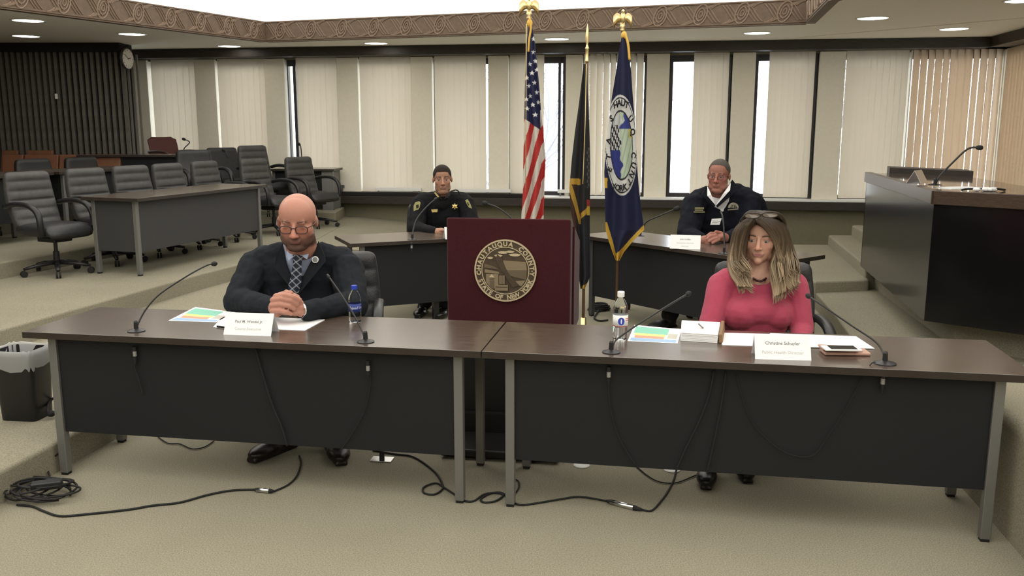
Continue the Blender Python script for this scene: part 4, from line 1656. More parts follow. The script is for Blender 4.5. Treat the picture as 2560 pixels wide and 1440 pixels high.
    for (gi, go, n_, side) in ((gl_in, gl_out, 150, -1), (gr_in, gr_out, 170, 1)):
        for k in range(n_):
            mass = k < 22
            f = (k + .5) / 22 if mass else rr.random()
            ph = 1.5 * f + rr.uniform(-.25, .25) + (0 if side < 0 else 1.2)
            amp = 6.5 + rr.uniform(-1.5, 1.5)
            dep = rr.uniform(.0, .05) if mass else rr.uniform(-.014, .05)
            L = .95 if mass else rr.choice((rr.uniform(.72, .84), rr.uniform(.92, 1.04), rr.uniform(.96, 1.05)))
            pts = []
            for i, (a, b) in enumerate(zip(gi, go)):
                t = i / 5
                u = a[0] * (1 - f) + b[0] * f + amp * t * math.sin(ph + t * 6.5) + rr.uniform(-.6, .6)
                v = a[1] * (1 - f) + b[1] * f
                v = 548 + (v - 548) * (1 + (L - 1) * t) + rr.uniform(-1, 1)
                y = a[2] * (1 - f) + b[2] * f + dep * math.sin(PI * min(1, .15 + t)) * (1 if f > .3 else .4)
                pts.append(q(u, v, y))
            e = pts[-1] - pts[-2]
            pts.append(pts[-1] + e * .35 + Vector((side * (.012 if f > .5 else -.008), -.004, .004)))
            lock(pts, .019 if mass else rr.uniform(.0048, .0080), .3, (.1 + .3 * rr.random()) if mass else rr.random())
    # swept fringe
    for k in range(44):
        f = k / 43
        a = (1886 + 10 * f, 550 - 3 * f, 4.535)
        pts = [q(*a), q(1904 + 8 * f, 556 + 6 * (1 - f), 4.500), q(1922 + 8 * f, 574 + 8 * (1 - f), 4.488), q(1936 + 8 * f, 600 + 8 * (1 - f), 4.500), q(1943 + 10 * f, 632 + 8 * (1 - f), 4.515), q(1945 + 16 * f + rr.uniform(-4, 4), 664 + rr.uniform(-16, 26), 4.50)]
        lock(pts, rr.uniform(.0055, .0085), .3, rr.random())
    for k in range(24):
        f = k / 23
        pts = [q(1884 - 4 * f, 550, 4.535), q(1872 - 6 * f, 562, 4.505), q(1863 - 6 * f, 582, 4.505), q(1856 - 7 * f, 612, 4.515), q(1852 - 7 * f, 648, 4.53), q(1856 - 6 * f, 676, 4.53)]
        lock(pts, rr.uniform(.0055, .0085), .3, rr.random())
    # crown and back
    for k in range(90):
        a = rr.uniform(-1.25, 1.25)
        pts = []
        for i in range(7):
            t = i / 6
            th = -.5 + t * 2.7
            x = math.sin(a) * .093 * math.sin(min(PI / 2, max(.15, t * 2.2))) * (1.0 + .2 * t)
            y = .015 + .112 * math.sin(th) * (.5 + .5 * math.cos(a))
            z = .034 + .086 * math.cos(th) if th < PI / 2 else .034 - (th - PI / 2) * .17
            pts.append(T @ Vector((x, y, z)))
        lock(pts, .013, .3, rr.random())
    hb0 = len(hb.v)
    hb.ell(T @ Vector((0, .026, .034)), (.090, .106, .090), nu=24, nv=14)
    for p in hb.v[hb0:]:
        hcol.append((.05, .3))
    hm = hb.mesh('hair')
    co, _ = mesh_np(hm)
    ztop, zb = q(1900, 545).z, q(1900, 730).z
    f = np.clip((ztop - co[:, 2]) / (ztop - zb), 0, 1)
    sd_ = np.array([c[1] for c in hcol])
    dark, mid, bl = np.array((.034, .022, .013)), np.array((.072, .048, .029)), np.array((.27, .20, .125))
    k = sst(.15, .95, f + (sd_ - .5) * .5)[:, None]
    base = dark * (1 - sst(.0, .35, f)[:, None]) + mid * sst(.0, .35, f)[:, None]
    colr = base * (1 - k) + bl * k
    colr *= (.6 + .8 * ((sd_ * 7.31) % 1))[:, None]
    a = hm.color_attributes.new('Col', 'FLOAT_COLOR', 'POINT')
    buf = np.ones((len(co), 4), dtype=np.float32)
    buf[:, :3] = colr
    a.data.foreach_set('color', buf.ravel())
    link('hair', hm, mat('wavy_hair', (1, 1, 1), .5, attr='Col', var=.25, vscale=60, stretch=(8, 8, 1), spec=.25), o, smooth=True)
    # sunglasses pushed up on the head
    g = MB()
    ln = MB()
    for (u, v) in ((1881, 539), (1925, 537)):
        lp_ = [q(u + 20 * math.cos(t), v + 7 * math.sin(t), 4.515 + .012 * abs(math.cos(t))) for t in np.linspace(0, 2 * PI, 21)]
        g.tube(lp_, .0028, 6, cap=False)
        ln.add(lp_[:-1], [tuple(range(20))])
    g.tube([q(1900, 537, 4.515), q(1903, 535, 4.513), q(1906, 536, 4.515)], .003, 6)
    g.tube([q(1861, 540, 4.53), q(1852, 548, 4.60), q(1848, 560, 4.68)], .003, 6)
    g.tube([q(1944, 537, 4.53), q(1953, 547, 4.60), q(1958, 560, 4.68)], .003, 6)
    gg = g.build('sunglasses', mat('tortoise_frame', (.035, .022, .016), .25), o, smooth=True)
    ln.build('lens', mat('grey_brown_lens', (.16, .13, .105), .08, spec=.8), gg)
    # bead necklace
    nk = MB()
    for i in range(27):
        t = -1 + 2 * i / 26
        p = q(1899 + 22 * t, 703 - 14 * t * t, 4.505 + .08 * t * t)
        nk.ell(p + Vector((0, 0, rr.uniform(-.002, .002))), (.0062, .0062, .0062), nu=8, nv=6)
    nk.build('necklace', mat('dark_garnet_bead', (.035, .008, .010), .25), o, smooth=True)
    return o


# ------------------------------------------------------------------ the uniformed officer (rear left table)
def make_officer():
    q = lambda u, v, y=8.65: ony(u, v, y)
    core, un = MB(), MB()
    T = head_matrix(q(1106, 448, 8.62), yaw=.10, pitch=.04, roll=-.03, sc=(1.15, 1.12, 1.16))
    head_prims(core, T, jowl=.25)
    nb = q(1107, 492, 8.68)
    chest = q(1108, 530, 8.72)
    core.cap(T @ Vector((0, .03, -.08)), nb, .066, .07)
    core.cap(nb, chest, .06, .07)
    hip = Vector((-.66, 8.72, .52))
    core.cap(chest, hip, .07, .08)
    sL, eL, wL = q(1052, 512, 8.70), q(1038, 572, 8.48), q(1084, 580, 8.22)
    sR, eR, wR = q(1163, 512, 8.70), q(1182, 570, 8.52), q(1150, 582, 8.30)
    for s_, e_, w_ in ((sL, eL, wL), (sR, eR, wR)):
        core.cap(s_, e_, .045, .04)
        core.cap(e_, w_, .038, .034)
        core.cap(chest, s_, .05, .045)
    for s, w_ in ((1, wL), (-1, wR)):
        pc_ = w_ + Vector((s * .075, -.02, .0))
        core.cap(w_, pc_, .036, .042)
        kn = [pc_ + Vector((s * .03, -.035 + .02 * i, .012 - .006 * i)) for i in range(4)]
        fingers(core, kn, [(s, -.3 + .15 * i, -.25) for i in range(4)], [.085, .095, .09, .07], .0125, [.45 * s] * 4, 'Y')
        core.cap(pc_ + Vector((0, -.035, .02)), pc_ + Vector((s * .05, -.06, .03)), .015, .012)
    pants = MB()
    kn = [Vector((-.86, 8.28, .52)), Vector((-.52, 8.36, .52))]
    an = [Vector((-.80, 8.10, .11)), Vector((-.62, 8.06, .11))]
    seated_legs(core, pants, hip, kn, an, (.11, .085, .068))
    for a in an:
        core.cap(a, a + Vector((0, -.04, -.05)), .022, .018)
    body = remesh(core, .0048, 2, 'person')
    smooth_near(body, T @ Vector((0, 0, 0)), .24, 3)
    hfn = lambda x, y, z: np.clip(sst(.066, .078, z + .25 * np.clip(-.02 - y, -.2, 0) * 0) * sst(-.12, -.02, y + (z - .07) * 1.2) + sst(-.028, .0, y) * sst(-.055, -.03, z) * (np.abs(x) < .078), 0, 1)
    paint(body, face_colours(T, (.36, .195, .130), red=(.38, .15, .10), lips=(.27, .12, .10), brow=((.05, .035, .028), .85), beard=((.20, .12, .09), .35), redk=.3))
    o = link('person', body, skin_mat('tan_skin'))
    tag(o, 'uniformed officer with a gold star badge seated behind the maroon lectern', 'person')
    add_eyes(T, o, (.04, .025, .018))
    add_brows(T, o, (.030, .020, .016), 1.0)
    Ti = np.array(T.inverted())

    def hk(ce, fn):
        p = ce @ Ti[:3, :3].T + Ti[:3, 3]
        x, y, z = p[:, 0], p[:, 1], p[:, 2]
        line = np.where(y < -.01, .062 + .22 * np.clip(-y - .055, 0, .1) + .010 * (np.abs(x) > .05) * 0 - .07 * np.clip(np.abs(x) - .045, 0, .04) / .04 * (y > -.06), np.where(y < .03, .012, -.055))
        return (z > line) & (z < .2) & (np.abs(x) < .12) & (np.abs(y) < .2) & ~((np.abs(x) > .0735) & (z < .03) & (y < .035))
    link('hair', cut(body, hk, 'hair', .0018), mat('cropped_dark_hair', (.026, .019, .016), .9, bump=.3, bscale=300, spec=.2), o)
    un.cap(q(1062, 506, 8.72), q(1154, 506, 8.72), .105, .105)
    un.ell(q(1108, 535, 8.74), (.245, .150, .22))
    un.ell(q(1108, 580, 8.76), (.24, .155, .25))
    un.cap(nb + Vector((0, -.01, -.06)), nb + Vector((0, .02, -.005)), .098, .084)
    un.ell(q(1108, 512, 8.66), (.10, .075, .08))
    for s_, e_, w_ in ((sL, eL, wL), (sR, eR, wR)):
        un.cap(s_, e_, .098, .078)
        un.cap(e_, w_, .074, .050)
    um = remesh(un, .008, 4, 'uniform_shirt', disp=.018, dscale=.08)
    link('uniform_shirt', um, mat('black_uniform', (.0065, .0065, .008), .85, spec=.2, bump=.15, bscale=300), o)
    colm = mat('black_uniform_collar', (.010, .010, .012), .8)
    gold = mat('gold_badge', (.78, .62, .25), .35, metal=.7)
    for pts in (((1085, 477), (1090, 490), (1105, 499), (1099, 488)), ((1127, 476), (1125, 489), (1109, 499), (1116, 488))):
        ps = [q(u, v, 8.555 + .03 * (i == 0)) for i, (u, v) in enumerate(pts)]
        MB().hexa(ps, [p + Vector((0, .03, 0)) for p in ps]).build('collar', colm, o)
    ps = [q(u, v, 8.53) for u, v in ((1085, 482), (1088, 480), (1098, 492), (1095, 494))]
    MB().hexa(ps, [p + Vector((0, .015, 0)) for p in ps]).build('collar_bar', gold, o)
    # star badge
    c = q(1137, 516, 8.555)
    st = []
    for k in range(12):
        a = PI / 2 + k * PI / 6
        r_ = .031 if k % 2 == 0 else .016
        st.append((c.x + r_ * math.cos(a), c.z + r_ * math.sin(a)))
    b = MB()
    n_ = 12
    b.add([(x, c.y - .01, z) for x, z in st] + [(x, c.y + .02, z) for x, z in st] + [(c.x, c.y - .016, c.z)], [(i, (i + 1) % n_, 2 * n_) for i in range(n_)] + [(i, i + n_, (i + 1) % n_ + n_, (i + 1) % n_) for i in range(n_)])
    b.build('star_badge', gold, o)
    MB().ell((c.x, c.y - .014, c.z), (.009, .006, .009), nu=12, nv=6).build('star_badge', mat('bronze_centre', (.45, .28, .07), .4, metal=.6), o, smooth=True)
    ps = [q(u, v, 8.545) for u, v in ((1078, 524), (1094, 523), (1093, 530.5), (1080, 531))]
    MB().hexa(ps, [p + Vector((0, .02, 0)) for p in ps]).build('name_bar', gold, o)
    # shoulder patches
    patch = mat('olive_gold_patch', (.36, .34, .14), .7)
    pin = mat('black_patch_motif', (.02, .02, .02), .8)
    for (pts, inn, yy, dy) in ((((1038, 506), (1047, 504), (1051, 507), (1049, 519), (1043, 528), (1036, 533), (1034, 526), (1034, 514)), ((1040, 513), (1046, 511), (1047, 518), (1041, 522)), 8.535, .010),
                               (((1163, 501), (1169, 499), (1174, 507), (1180, 521), (1179, 526), (1173, 520), (1167, 511)), ((1167, 506), (1170, 506), (1173, 513), (1170, 513)), 8.567, .010)):
        ps = [q(u, v, yy) for u, v in pts]
        n_ = len(ps)
        b = MB()
        b.add(ps + [p + Vector((0, .03, 0)) for p in ps], [tuple(range(n_)), tuple(range(2 * n_ - 1, n_ - 1, -1))] + [(i, n_ + i, n_ + (i + 1) % n_, (i + 1) % n_) for i in range(n_)])
        po = b.build('shoulder_patch', patch, o)
        ps = [q(u, v, yy - .003) for u, v in inn]
        MB().hexa(ps, [p + Vector((0, .004, 0)) for p in ps]).build('patch_motif', pin, po)
    # radio cord over the shoulder
    MB().tube(smooth_path([q(1128, 478, 8.60), q(1140, 475, 8.63), q(1147, 480, 8.66), q(1150, 495, 8.68)], 5), .006, 6).build('radio_cord', M['rubber'], o, smooth=True)
    MB().tube([q(1124, 480, 8.575), q(1119, 495, 8.555)], .006, 6).build('radio_cord', M['rubber'], o)
    pants.ell(hip, (.2, .16, .13))
    link('trousers', remesh(pants, .010, 3, 'trousers'), mat('black_trousers', (.007, .007, .008), .8), o)
    sh = mat('black_polished_shoe', (.006, .006, .006), .25)
    link('shoe', remesh(shoe((-.62, 8.12, 0), (-.12, -1, 0), .31, .11), .008, 3, 'shoe'), sh, o)
    link('shoe', remesh(shoe((-.82, 8.16, 0), (-.1, -1, 0), .31, .11), .008, 3, 'shoe'), sh, o)
    return o


# ------------------------------------------------------------------ the grey-haired man in a navy jacket (rear right table)
def make_grey_man():
    q = lambda u, v, y=7.95: ony(u, v, y)
    core, jk, sh_ = MB(), MB(), MB()
    T = head_matrix(q(1797, 440, 7.92), yaw=-.42, pitch=.05, roll=.03, sc=(1.20, 1.18, 1.24))
    head_prims(core, T, jowl=1.0)
    nb = q(1800, 492, 8.0)
    chest = q(1803, 540, 8.06)
    core.cap(T @ Vector((0, .02, -.09)), nb, .082, .088)
    core.cap(nb, chest, .07, .08)
    hip = Vector((1.86, 8.12, .52))
    core.cap(chest, hip, .08, .09)
    sL, eL, wL = q(1738, 514, 8.02), q(1718, 588, 7.78), q(1752, 600, 7.55)
    sR, eR, wR = q(1872, 510, 8.02), q(1868, 588, 7.82), q(1818, 596, 7.52)
    for s_, e_, w_ in ((sL, eL, wL), (sR, eR, wR)):
        core.cap(s_, e_, .05, .045)
        core.cap(e_, w_, .042, .034)
        core.cap(chest, s_, .06, .05)
    # visible hand: palm down, fingers towards the viewer's left
    core.cap(wR, q(1803, 591, 7.47), .036, .040)
    core.ell(q(1800, 591, 7.46), (.048, .04, .024))
    tips = [((1791, 584, 7.45), (1777, 583, 7.43), (1768, 589, 7.42)), ((1790, 589, 7.43), (1775, 591, 7.41), (1767, 598, 7.40)), ((1793, 595, 7.42), (1780, 599, 7.40), (1772, 604, 7.39)), ((1797, 599, 7.42), (1787, 604, 7.40), (1781, 608, 7.39))]
    for tpt in tips:
        a, b, c = (q(*p) for p in tpt)
        core.cap(a, b, .0145, .013)
        core.cap(b, c, .0128, .0112)
    core.cap(q(1803, 583, 7.46), q(1790, 579, 7.44), .016, .013)
    core.cap(wL, q(1763, 600, 7.50), .036, .04)
    for i in range(4):
        core.cap(q(1764, 596 + 4 * i, 7.48), q(1774, 603 + 3 * i, 7.42), .014, .012)
    core.cap(q(1762, 594, 7.49), q(1772, 592, 7.45), .015, .012)
    pants = MB()
    kn = [Vector((1.55, 7.70, .52)), Vector((1.95, 7.62, .52))]
    an = [Vector((1.36, 7.55, .11)), Vector((1.66, 7.45, .11))]
    seated_legs(core, pants, hip, kn, an, (.125, .095, .075))
    for a in an:
        core.cap(a, a + Vector((-.03, -.03, -.05)), .022, .018)
    body = remesh(core, .0048, 2, 'person')
    smooth_near(body, T @ Vector((0, 0, 0)), .24, 3)
    paint(body, face_colours(T, (.34, .150, .110), red=(.34, .095, .075), lips=(.25, .085, .075), brow=((.17, .10, .08), .6), redk=.5))
    o = link('person', body, skin_mat('ruddy_skin'))
    tag(o, 'grey-haired man in glasses and a navy jacket over a white shirt', 'person')
    add_eyes(T, o, (.06, .05, .05))
    add_brows(T, o, (.12, .075, .06), .8)
    Ti = np.array(T.inverted())

    def hk(ce, fn):
        p = ce @ Ti[:3, :3].T + Ti[:3, 3]
        x, y, z = p[:, 0], p[:, 1], p[:, 2]
        line = np.where(y < -.01, .078 + .25 * np.clip(-y - .05, 0, .1) - .06 * np.clip(np.abs(x) - .045, 0, .04) / .04 * (y > -.055), np.where(y < .03, .012, -.055))
        return (z > line) & (z < .2) & (np.abs(x) < .12) & (np.abs(y) < .2) & ~((np.abs(x) > .0735) & (z < .03) & (y < .035))
    link('hair', cut(body, hk, 'hair', .003), mat('short_grey_hair', (.085, .075, .066), .85, bump=.3, bscale=300, var=.3, vscale=80, spec=.2), o)
    jk.cap(q(1752, 506, 8.05), q(1858, 500, 8.05), .125, .125)
    jk.ell(q(1805, 545, 8.08), (.31, .20, .26))
    jk.ell(q(1805, 590, 8.10), (.30, .20, .28))
    jk.cap(q(1765, 486, 8.05), q(1842, 478, 8.06), .07, .07)
    jk.cap(q(1880, 505, 8.06), q(1900, 545, 8.10), .10, .10)
    for s_, e_, w_ in ((sL, eL, wL), (sR, eR, wR)):
        jk.cap(s_, e_, .125, .095)
        jk.cap(e_, w_.lerp(e_, .05), .090, .060)
    jm = remesh(jk, .008, 4, 'jacket', disp=.026, dscale=.09)
    apex = q(1790, 512, 7.85)
    nl, nr_ = q(1773, 472, 7.85), q(1827, 457, 7.85)

    def keep(ce, fn):
        t = np.clip((nr_.z - ce[:, 2]) / (nr_.z - apex.z), 0, 1)
        xl = nl.x + (apex.x - nl.x) * np.clip((nl.z - ce[:, 2]) / (nl.z - apex.z), 0, 1)
        xr = nr_.x + (apex.x - nr_.x) * t
        return ~((ce[:, 0] > xl) & (ce[:, 0] < xr) & (ce[:, 2] > apex.z) & (ce[:, 1] < 8.03))
    link('jacket', cut(jm, keep), mat('navy_jacket', (.0065, .0075, .013), .9, spec=.2, bump=.15, bscale=300), o)
    sh_.ell(q(1802, 530, 8.06), (.20, .165, .18))
    sh_.cap(nb + Vector((-.01, .01, -.05)), nb + Vector((0, .02, .02)), .118, .108)
    sh_.ell(q(1797, 506, 7.99), (.09, .10, .08))
    link('shirt', remesh(sh_, .008, 3, 'shirt'), M['paper'], o)
    colm = mat('navy_collar', (.0060, .0068, .0115), .9, spec=.2)
    for pts in (((1769, 466), (1769, 490), (1789, 513), (1778, 486)), ((1827, 458), (1825, 476), (1791, 513), (1808, 486))):
        ps = [q(u, v, 7.805 + .05 * (i in (0,))) for i, (u, v) in enumerate(pts)]
        MB().hexa(ps, [p + Vector((0, .02, 0)) for p in ps]).build('shirt_collar', M['paper'], o)
    for pts in (((1764, 472), (1754, 488), (1786, 519), (1788, 513)), ((1832, 450), (1848, 472), (1794, 519), (1792, 513))):
        ps = [q(u, v, 7.80 + .09 * (i in (0,)) + .02 * (i == 1)) for i, (u, v) in enumerate(pts)]
        MB().hexa(ps, [p + Vector((0, .025, 0)) for p in ps]).build('jacket_collar', colm, o)
    # embroidery: name lines and half-round emblem, visitor badge
    thr = mat('olive_thread', (.22, .20, .10), .8)
    thg = mat('grey_thread', (.25, .23, .18), .8)
    for (u0, u1, v0, v1) in ((1738, 1760, 519, 522.5), (1738, 1758, 524, 527), (1735, 1762, 529, 531.5)):
        ps = [q(u, v, 7.79) for u, v in ((u0, v1), (u1, v1), (u1, v0), (u0, v0))]
        MB().hexa(ps, [p + Vector((0, .02, 0)) for p in ps]).build('embroidery', thr, o)
    c = q(1834, 520, 7.79)
    ps = [(c.x + .045 * math.cos(a), c.z + .045 * math.sin(a)) for a in np.linspace(0, PI, 13)]
    ps2 = [(c.x + .028 * math.cos(a), c.z + .026 * math.sin(a)) for a in np.linspace(PI, 0, 13)]
    pp = ps + ps2
    b = MB()
    b.add([(x, c.y, z) for x, z in pp] + [(x, c.y + .02, z) for x, z in pp], [(i, i + 1, 24 - i, 25 - i) for i in range(12)] + [(i, 26 + i, 26 + (i + 1) % 26, (i + 1) % 26) for i in range(26)])
    em = b.build('emblem', thg, o)
    for (du, w_) in ((-4, 2), (0, 2.4), (4, 2)):
        pss = [q(1834 + du + k * w_, v, 7.79) for k, v in ((-.5, 520), (.5, 520), (.5, 512), (-.5, 512))]
        MB().hexa(pss, [p + Vector((0, .02, 0)) for p in pss]).build('emblem_bar', thg, em)
    pss = [q(u, v, 7.79) for u, v in ((1820, 526), (1846, 523.5), (1846, 521.5), (1820, 524))]
    MB().hexa(pss, [p + Vector((0, .02, 0)) for p in pss]).build('emblem_bar', thg, em)
    pss = [q(u, v, 7.75) for u, v in ((1776, 562), (1799, 562), (1804, 546), (1780, 547))]
    bd = MB().hexa(pss, [p + Vector((0, .006, 0)) for p in pss]).build('visitor_badge', M['paper'], o)
    for (u0, u1, v0) in ((1780, 1794, 555), (1782, 1795, 551), (1796, 1801, 552)):
        pss = [q(u, v, 7.747) for u, v in ((u0, v0 + 1.6), (u1, v0 + 1.6), (u1 + .5, v0), (u0 + .5, v0))]
        MB().hexa(pss, [p + Vector((0, .003, 0)) for p in pss]).build('print_line', M['inklight'], bd)
    # glasses
    gl = MB()
    for s in (-1, 1):
        loop = [T @ Vector((s * .031 + .0215 * math.cos(t), -.0965, -.003 + .0125 * math.sin(t))) for t in np.linspace(0, 2 * PI, 19)]
        gl.tube(loop, .0017, 6, cap=False)
        gl.tube([T @ Vector((s * .053, -.094, .003)), T @ Vector((s * .074, -.06, .006)), T @ Vector((s * .083, .01, .006))], .0017, 6)
    gl.tube([T @ Vector((-.01, -.097, .002)), T @ Vector((.01, -.097, .002))], .0017, 6)
    gl.build('glasses', mat('thin_dark_frame', (.05, .02, .018), .3), o, smooth=True)
    pants.ell(hip, (.24, .18, .14))
    link('trousers', remesh(pants, .010, 3, 'trousers'), mat('black_work_trousers', (.007, .007, .008), .85), o)
    sm = mat('black_work_shoe', (.006, .006, .006), .5)
    link('shoe', remesh(shoe((1.40, 7.58, 0), (-.75, -.65, 0), .33, .12), .008, 3, 'shoe'), sm, o)
    link('shoe', remesh(shoe((1.68, 7.46, 0), (-.5, -.8, 0), .33, .12), .008, 3, 'shoe'), sm, o)
    return o


woman = make_woman()
officer = make_officer()
greyman = make_grey_man()
# ================================================================== FLAGS
def flag_pole(t, x, y, ztop, finial, zfin):
    MB().tube([(x, y, .06), (x, y, ztop)], .0125, 12).build('pole', mat('dark_pole', (.10, .05, .03), .35), t, smooth=True)
    MB().lathe([(.001, 0), (.15, 0), (.15, .012), (.11, .03), (.05, .045), (.028, .06), (.024, .12), (.001, .12)], (x, y, 0), 28).build('floor_stand', M['gold'], t, smooth=True)
    if finial == 'eagle':
        m = MB()
        m.lathe([(.016, 0), (.020, .012), (.014, .03), (.022, .045), (.012, .06)], (x, y, ztop), 14)
        m.ell((x, y, ztop + .105), (.020, .022, .045))
        m.ell((x, y - .012, ztop + .155), (.013, .018, .014))
        m.cap((x, y - .028, ztop + .155), (x, y - .042, ztop + .148), .006, .002)
        for s in (-1, 1):
            P = []
            for i in range(7):
                f = i / 6
                cx_ = x + s * (.012 + .062 * f)
                zt = ztop + .125 + .040 * math.sin(PI * f * .75) - .035 * f
                zb = ztop + .075 - .060 * f + .02 * math.sin(PI * f)
                P.append([(cx_, y + .006, zt), (cx_, y - .004, (zt + zb) / 2), (cx_, y + .006, zb), (cx_, y + .016, (zt + zb) / 2)])
            m.grid(P, closed=True)
            m.f.append(tuple(len(m.v) - 4 + k for k in range(4)))
        m.ell((x, y + .01, ztop + .055), (.018, .01, .03))
        m.build('eagle_finial', M['gold'], t, smooth=True)
    else:
        m = MB()
        m.lathe([(.014, 0), (.017, .01), (.013, .02), (.013, .10), (.017, .11), (.010, .12), (.008, .14), (.017, .18), (.009, .25), (.001, .30)], (x, y, ztop), 14)
        m.build('spear_finial', M['gold'], t, smooth=True)


def tassel(t, pts, r=.011):
    MB().tube(smooth_path(pts, 5), r, 8).build('cord', mat('gold_cord', (.62, .38, .07), .7), t, smooth=True)


def cloth(t, name, outline, Y, wave, nw, colour, ny_=260, nx_=60, ph=0.0):
    """outline: list of (v, u_left, u_right) in reference pixels at depth Y; wave: pleat depth; colour(u, v, s) -> rgb"""
    vs_ = [o_[0] for o_ in outline]
    P, cols = [], []
    for i in range(ny_ + 1):
        v = vs_[0] + (vs_[-1] - vs_[0]) * i / ny_
        a = np.interp(v, vs_, [o_[1] for o_ in outline])
        b = np.interp(v, vs_, [o_[2] for o_ in outline])
        row = []
        for j in range(nx_ + 1):
            s = j / nx_
            u = a + (b - a) * s
            grow = min(1, .25 + (i / ny_) * 1.2)
            d = -wave * grow * (.5 + .5 * math.sin(2 * PI * nw * s + ph + .8 * math.sin(v * .012))) - .02 * math.sin(PI * s)
            row.append(ony(u, v, Y + d))
            cols.append((*colour(u, v, s), 1))
        P.append(row)
    me = MB().grid(P).mesh(name)
    at = me.color_attributes.new('Col', 'FLOAT_COLOR', 'POINT')
    at.data.foreach_set('color', np.array(cols, dtype=np.float32).ravel())
    o = link(name, me, mat(name + '_fabric', (1, 1, 1), .7, attr='Col', bump=.05, bscale=300, translucent=.15), t, smooth=True)
    nt = o.data.materials[0].node_tree
    vc = nt.nodes['Color Attribute']
    for nd in nt.nodes:
        if nd.type == 'BSDF_TRANSLUCENT':
            nt.links.new(vc.outputs[0], nd.inputs[0])
    sd = o.modifiers.new('thick', 'SOLIDIFY')
    sd.thickness = .003
    return o


def star_in(du, dv, r):
    """five-pointed star test"""
    ang = math.atan2(du, -dv)
    rad = math.hypot(du, dv)
    a = (ang + PI / 5) % (2 * PI / 5) - PI / 5
    a = abs(a)
    # edge between outer tip (a = 0, r) and inner notch (a = pi/5, .38 r)
    ri = .40 * r
    x1, y1, x2, y2 = r, 0, ri * math.cos(PI / 5), ri * math.sin(PI / 5)
    px, py = rad * math.cos(a), rad * math.sin(a)
    return (x2 - x1) * (py - y1) - (y2 - y1) * (px - x1) > 0


# --- striped flag with stars
YU = 6.95
x_, y_ = ony(1322, 300, YU).x, YU + .03
t1 = thing('flag_on_pole', 'red, white and blue flag with stars and stripes hanging behind the lectern', 'flag', (x_, y_, 0), 0, 'indoor flags on floor stands', world=True)
flag_pole(t1, x_, y_, ony(1322, 48, YU).z, 'eagle', 0)
stars = [(1333, 130), (1338, 153), (1325, 160), (1330, 183), (1317, 195), (1342, 175), (1336, 207), (1322, 215), (1342, 231), (1326, 240), (1346, 256), (1332, 262), (1318, 272), (1338, 287), (1316, 248), (1333, 98)]
navy = (.010, .012, .055)
redc = (.42, .028, .026)
whit = (.60, .55, .50)


def us_col(u, v, s):
    edge = 296 + (u - 1311) * .75
    if v < edge and not (u > 1351 and v > 275):
        for (a, b) in stars:
            if abs(u - a) < 7 and abs(v - b) < 8 and star_in(u - a, v - b, 6.8):
                return (.72, .72, .74)
        return navy
    k = (u - 1300) * 1.0 + (v - 300) * .30 + 6 * math.sin(v * .01)
    if u > 1352:
        k = (v - 320) * .75 + (u - 1352)
        return redc if (k // 34) % 2 == 0 else whit
    return redc if (k / 13.5 % 2) < 1.05 else whit


cloth(t1, 'flag_cloth', [(70, 1322, 1330), (110, 1317, 1337), (160, 1315, 1342), (220, 1313, 1348), (280, 1312, 1353), (320, 1311, 1358), (400, 1309, 1364), (480, 1308, 1361), (545, 1304, 1359), (640, 1296, 1362), (740, 1300, 1352)], YU, .05, 2.2, us_col, 420, 90)
tassel(t1, [ony(1324, 46, YU - .02), ony(1327, 70, YU - .03), ony(1323, 100, YU - .035), ony(1321, 130, YU - .03)], .008)
MB().tube([ony(1316, 60, YU - .02), ony(1314, 540, YU - .06)], .0035, 6).build('cord', M['gold'], t1)
mt = mat('gold_tie', (.65, .40, .07), .6)
MB().ell(ony(1324, 58, YU - .01), (.022, .022, .03)).build('tie', mt, t1, smooth=True)

# --- black flag with gold fringe and spear finial
YN = 7.35
x_, y_ = ony(1466, 300, YN).x, YN + .03
t2 = thing('flag_on_pole', 'narrow furled black flag with gold fringe and a spear-shaped finial', 'flag', (x_, y_, 0), 0, 'indoor flags on floor stands', world=True)
flag_pole(t2, x_, y_, ony(1465, 155, YN).z, 'spear', 0)


def blk(u, v, s):
    # two fringed hems: one slanting across, one at the foot
    hem1 = 446 + (u - 1425) * .04
    if u < 1452 and hem1 < v < hem1 + 15:
        return (.44, .26, .035)
    if u < 1453 and v > 458:
        e = 466 + (u - 1424) * 1.0
        if 458 < v < 560 and abs((u - 1427) - (v - 470) * .28) < 5:
            return (.40, .24, .035)
        return (.045, .018, .012) if u < 1440 else (.018, .017, .020)
    if u > 1466 and 500 < v < 515:
        return (.30, .03, .03)
    if u > 1466 and 515 < v < 538:
        return (.55, .36, .04)
    if 1453 < u < 1470 and abs((v - 540) - (u - 1453) * -1.0) < 7 and v > 515:
        return (.44, .26, .035)
    if u > 1466 and 370 < v < 470:
        k = math.sin(v * .35) * math.sin(u * .9)
        return (.10, .10, .09) if k > .2 else (.02, .02, .024)
    hem2 = 716 - (u - 1455) * .7
    if v > hem2:
        return (.44, .28, .04)
    return (.014, .015, .022) if v > 560 else (.012, .0115, .013)


cloth(t2, 'flag_cloth', [(160, 1460, 1467), (200, 1455, 1468), (260, 1448, 1471), (330, 1438, 1473), (400, 1430, 1475), (470, 1424, 1475), (520, 1427, 1474), (600, 1440, 1475), (690, 1446, 1476), (722, 1452, 1462)], YN, .05, 1.6, blk, 380, 70, ph=1.0)
MB().tube([ony(1466, 160, YN - .06), ony(1463, 300, YN - .08), ony(1457, 460, YN - .09)], .004, 6).build('cord', M['gold'], t2)

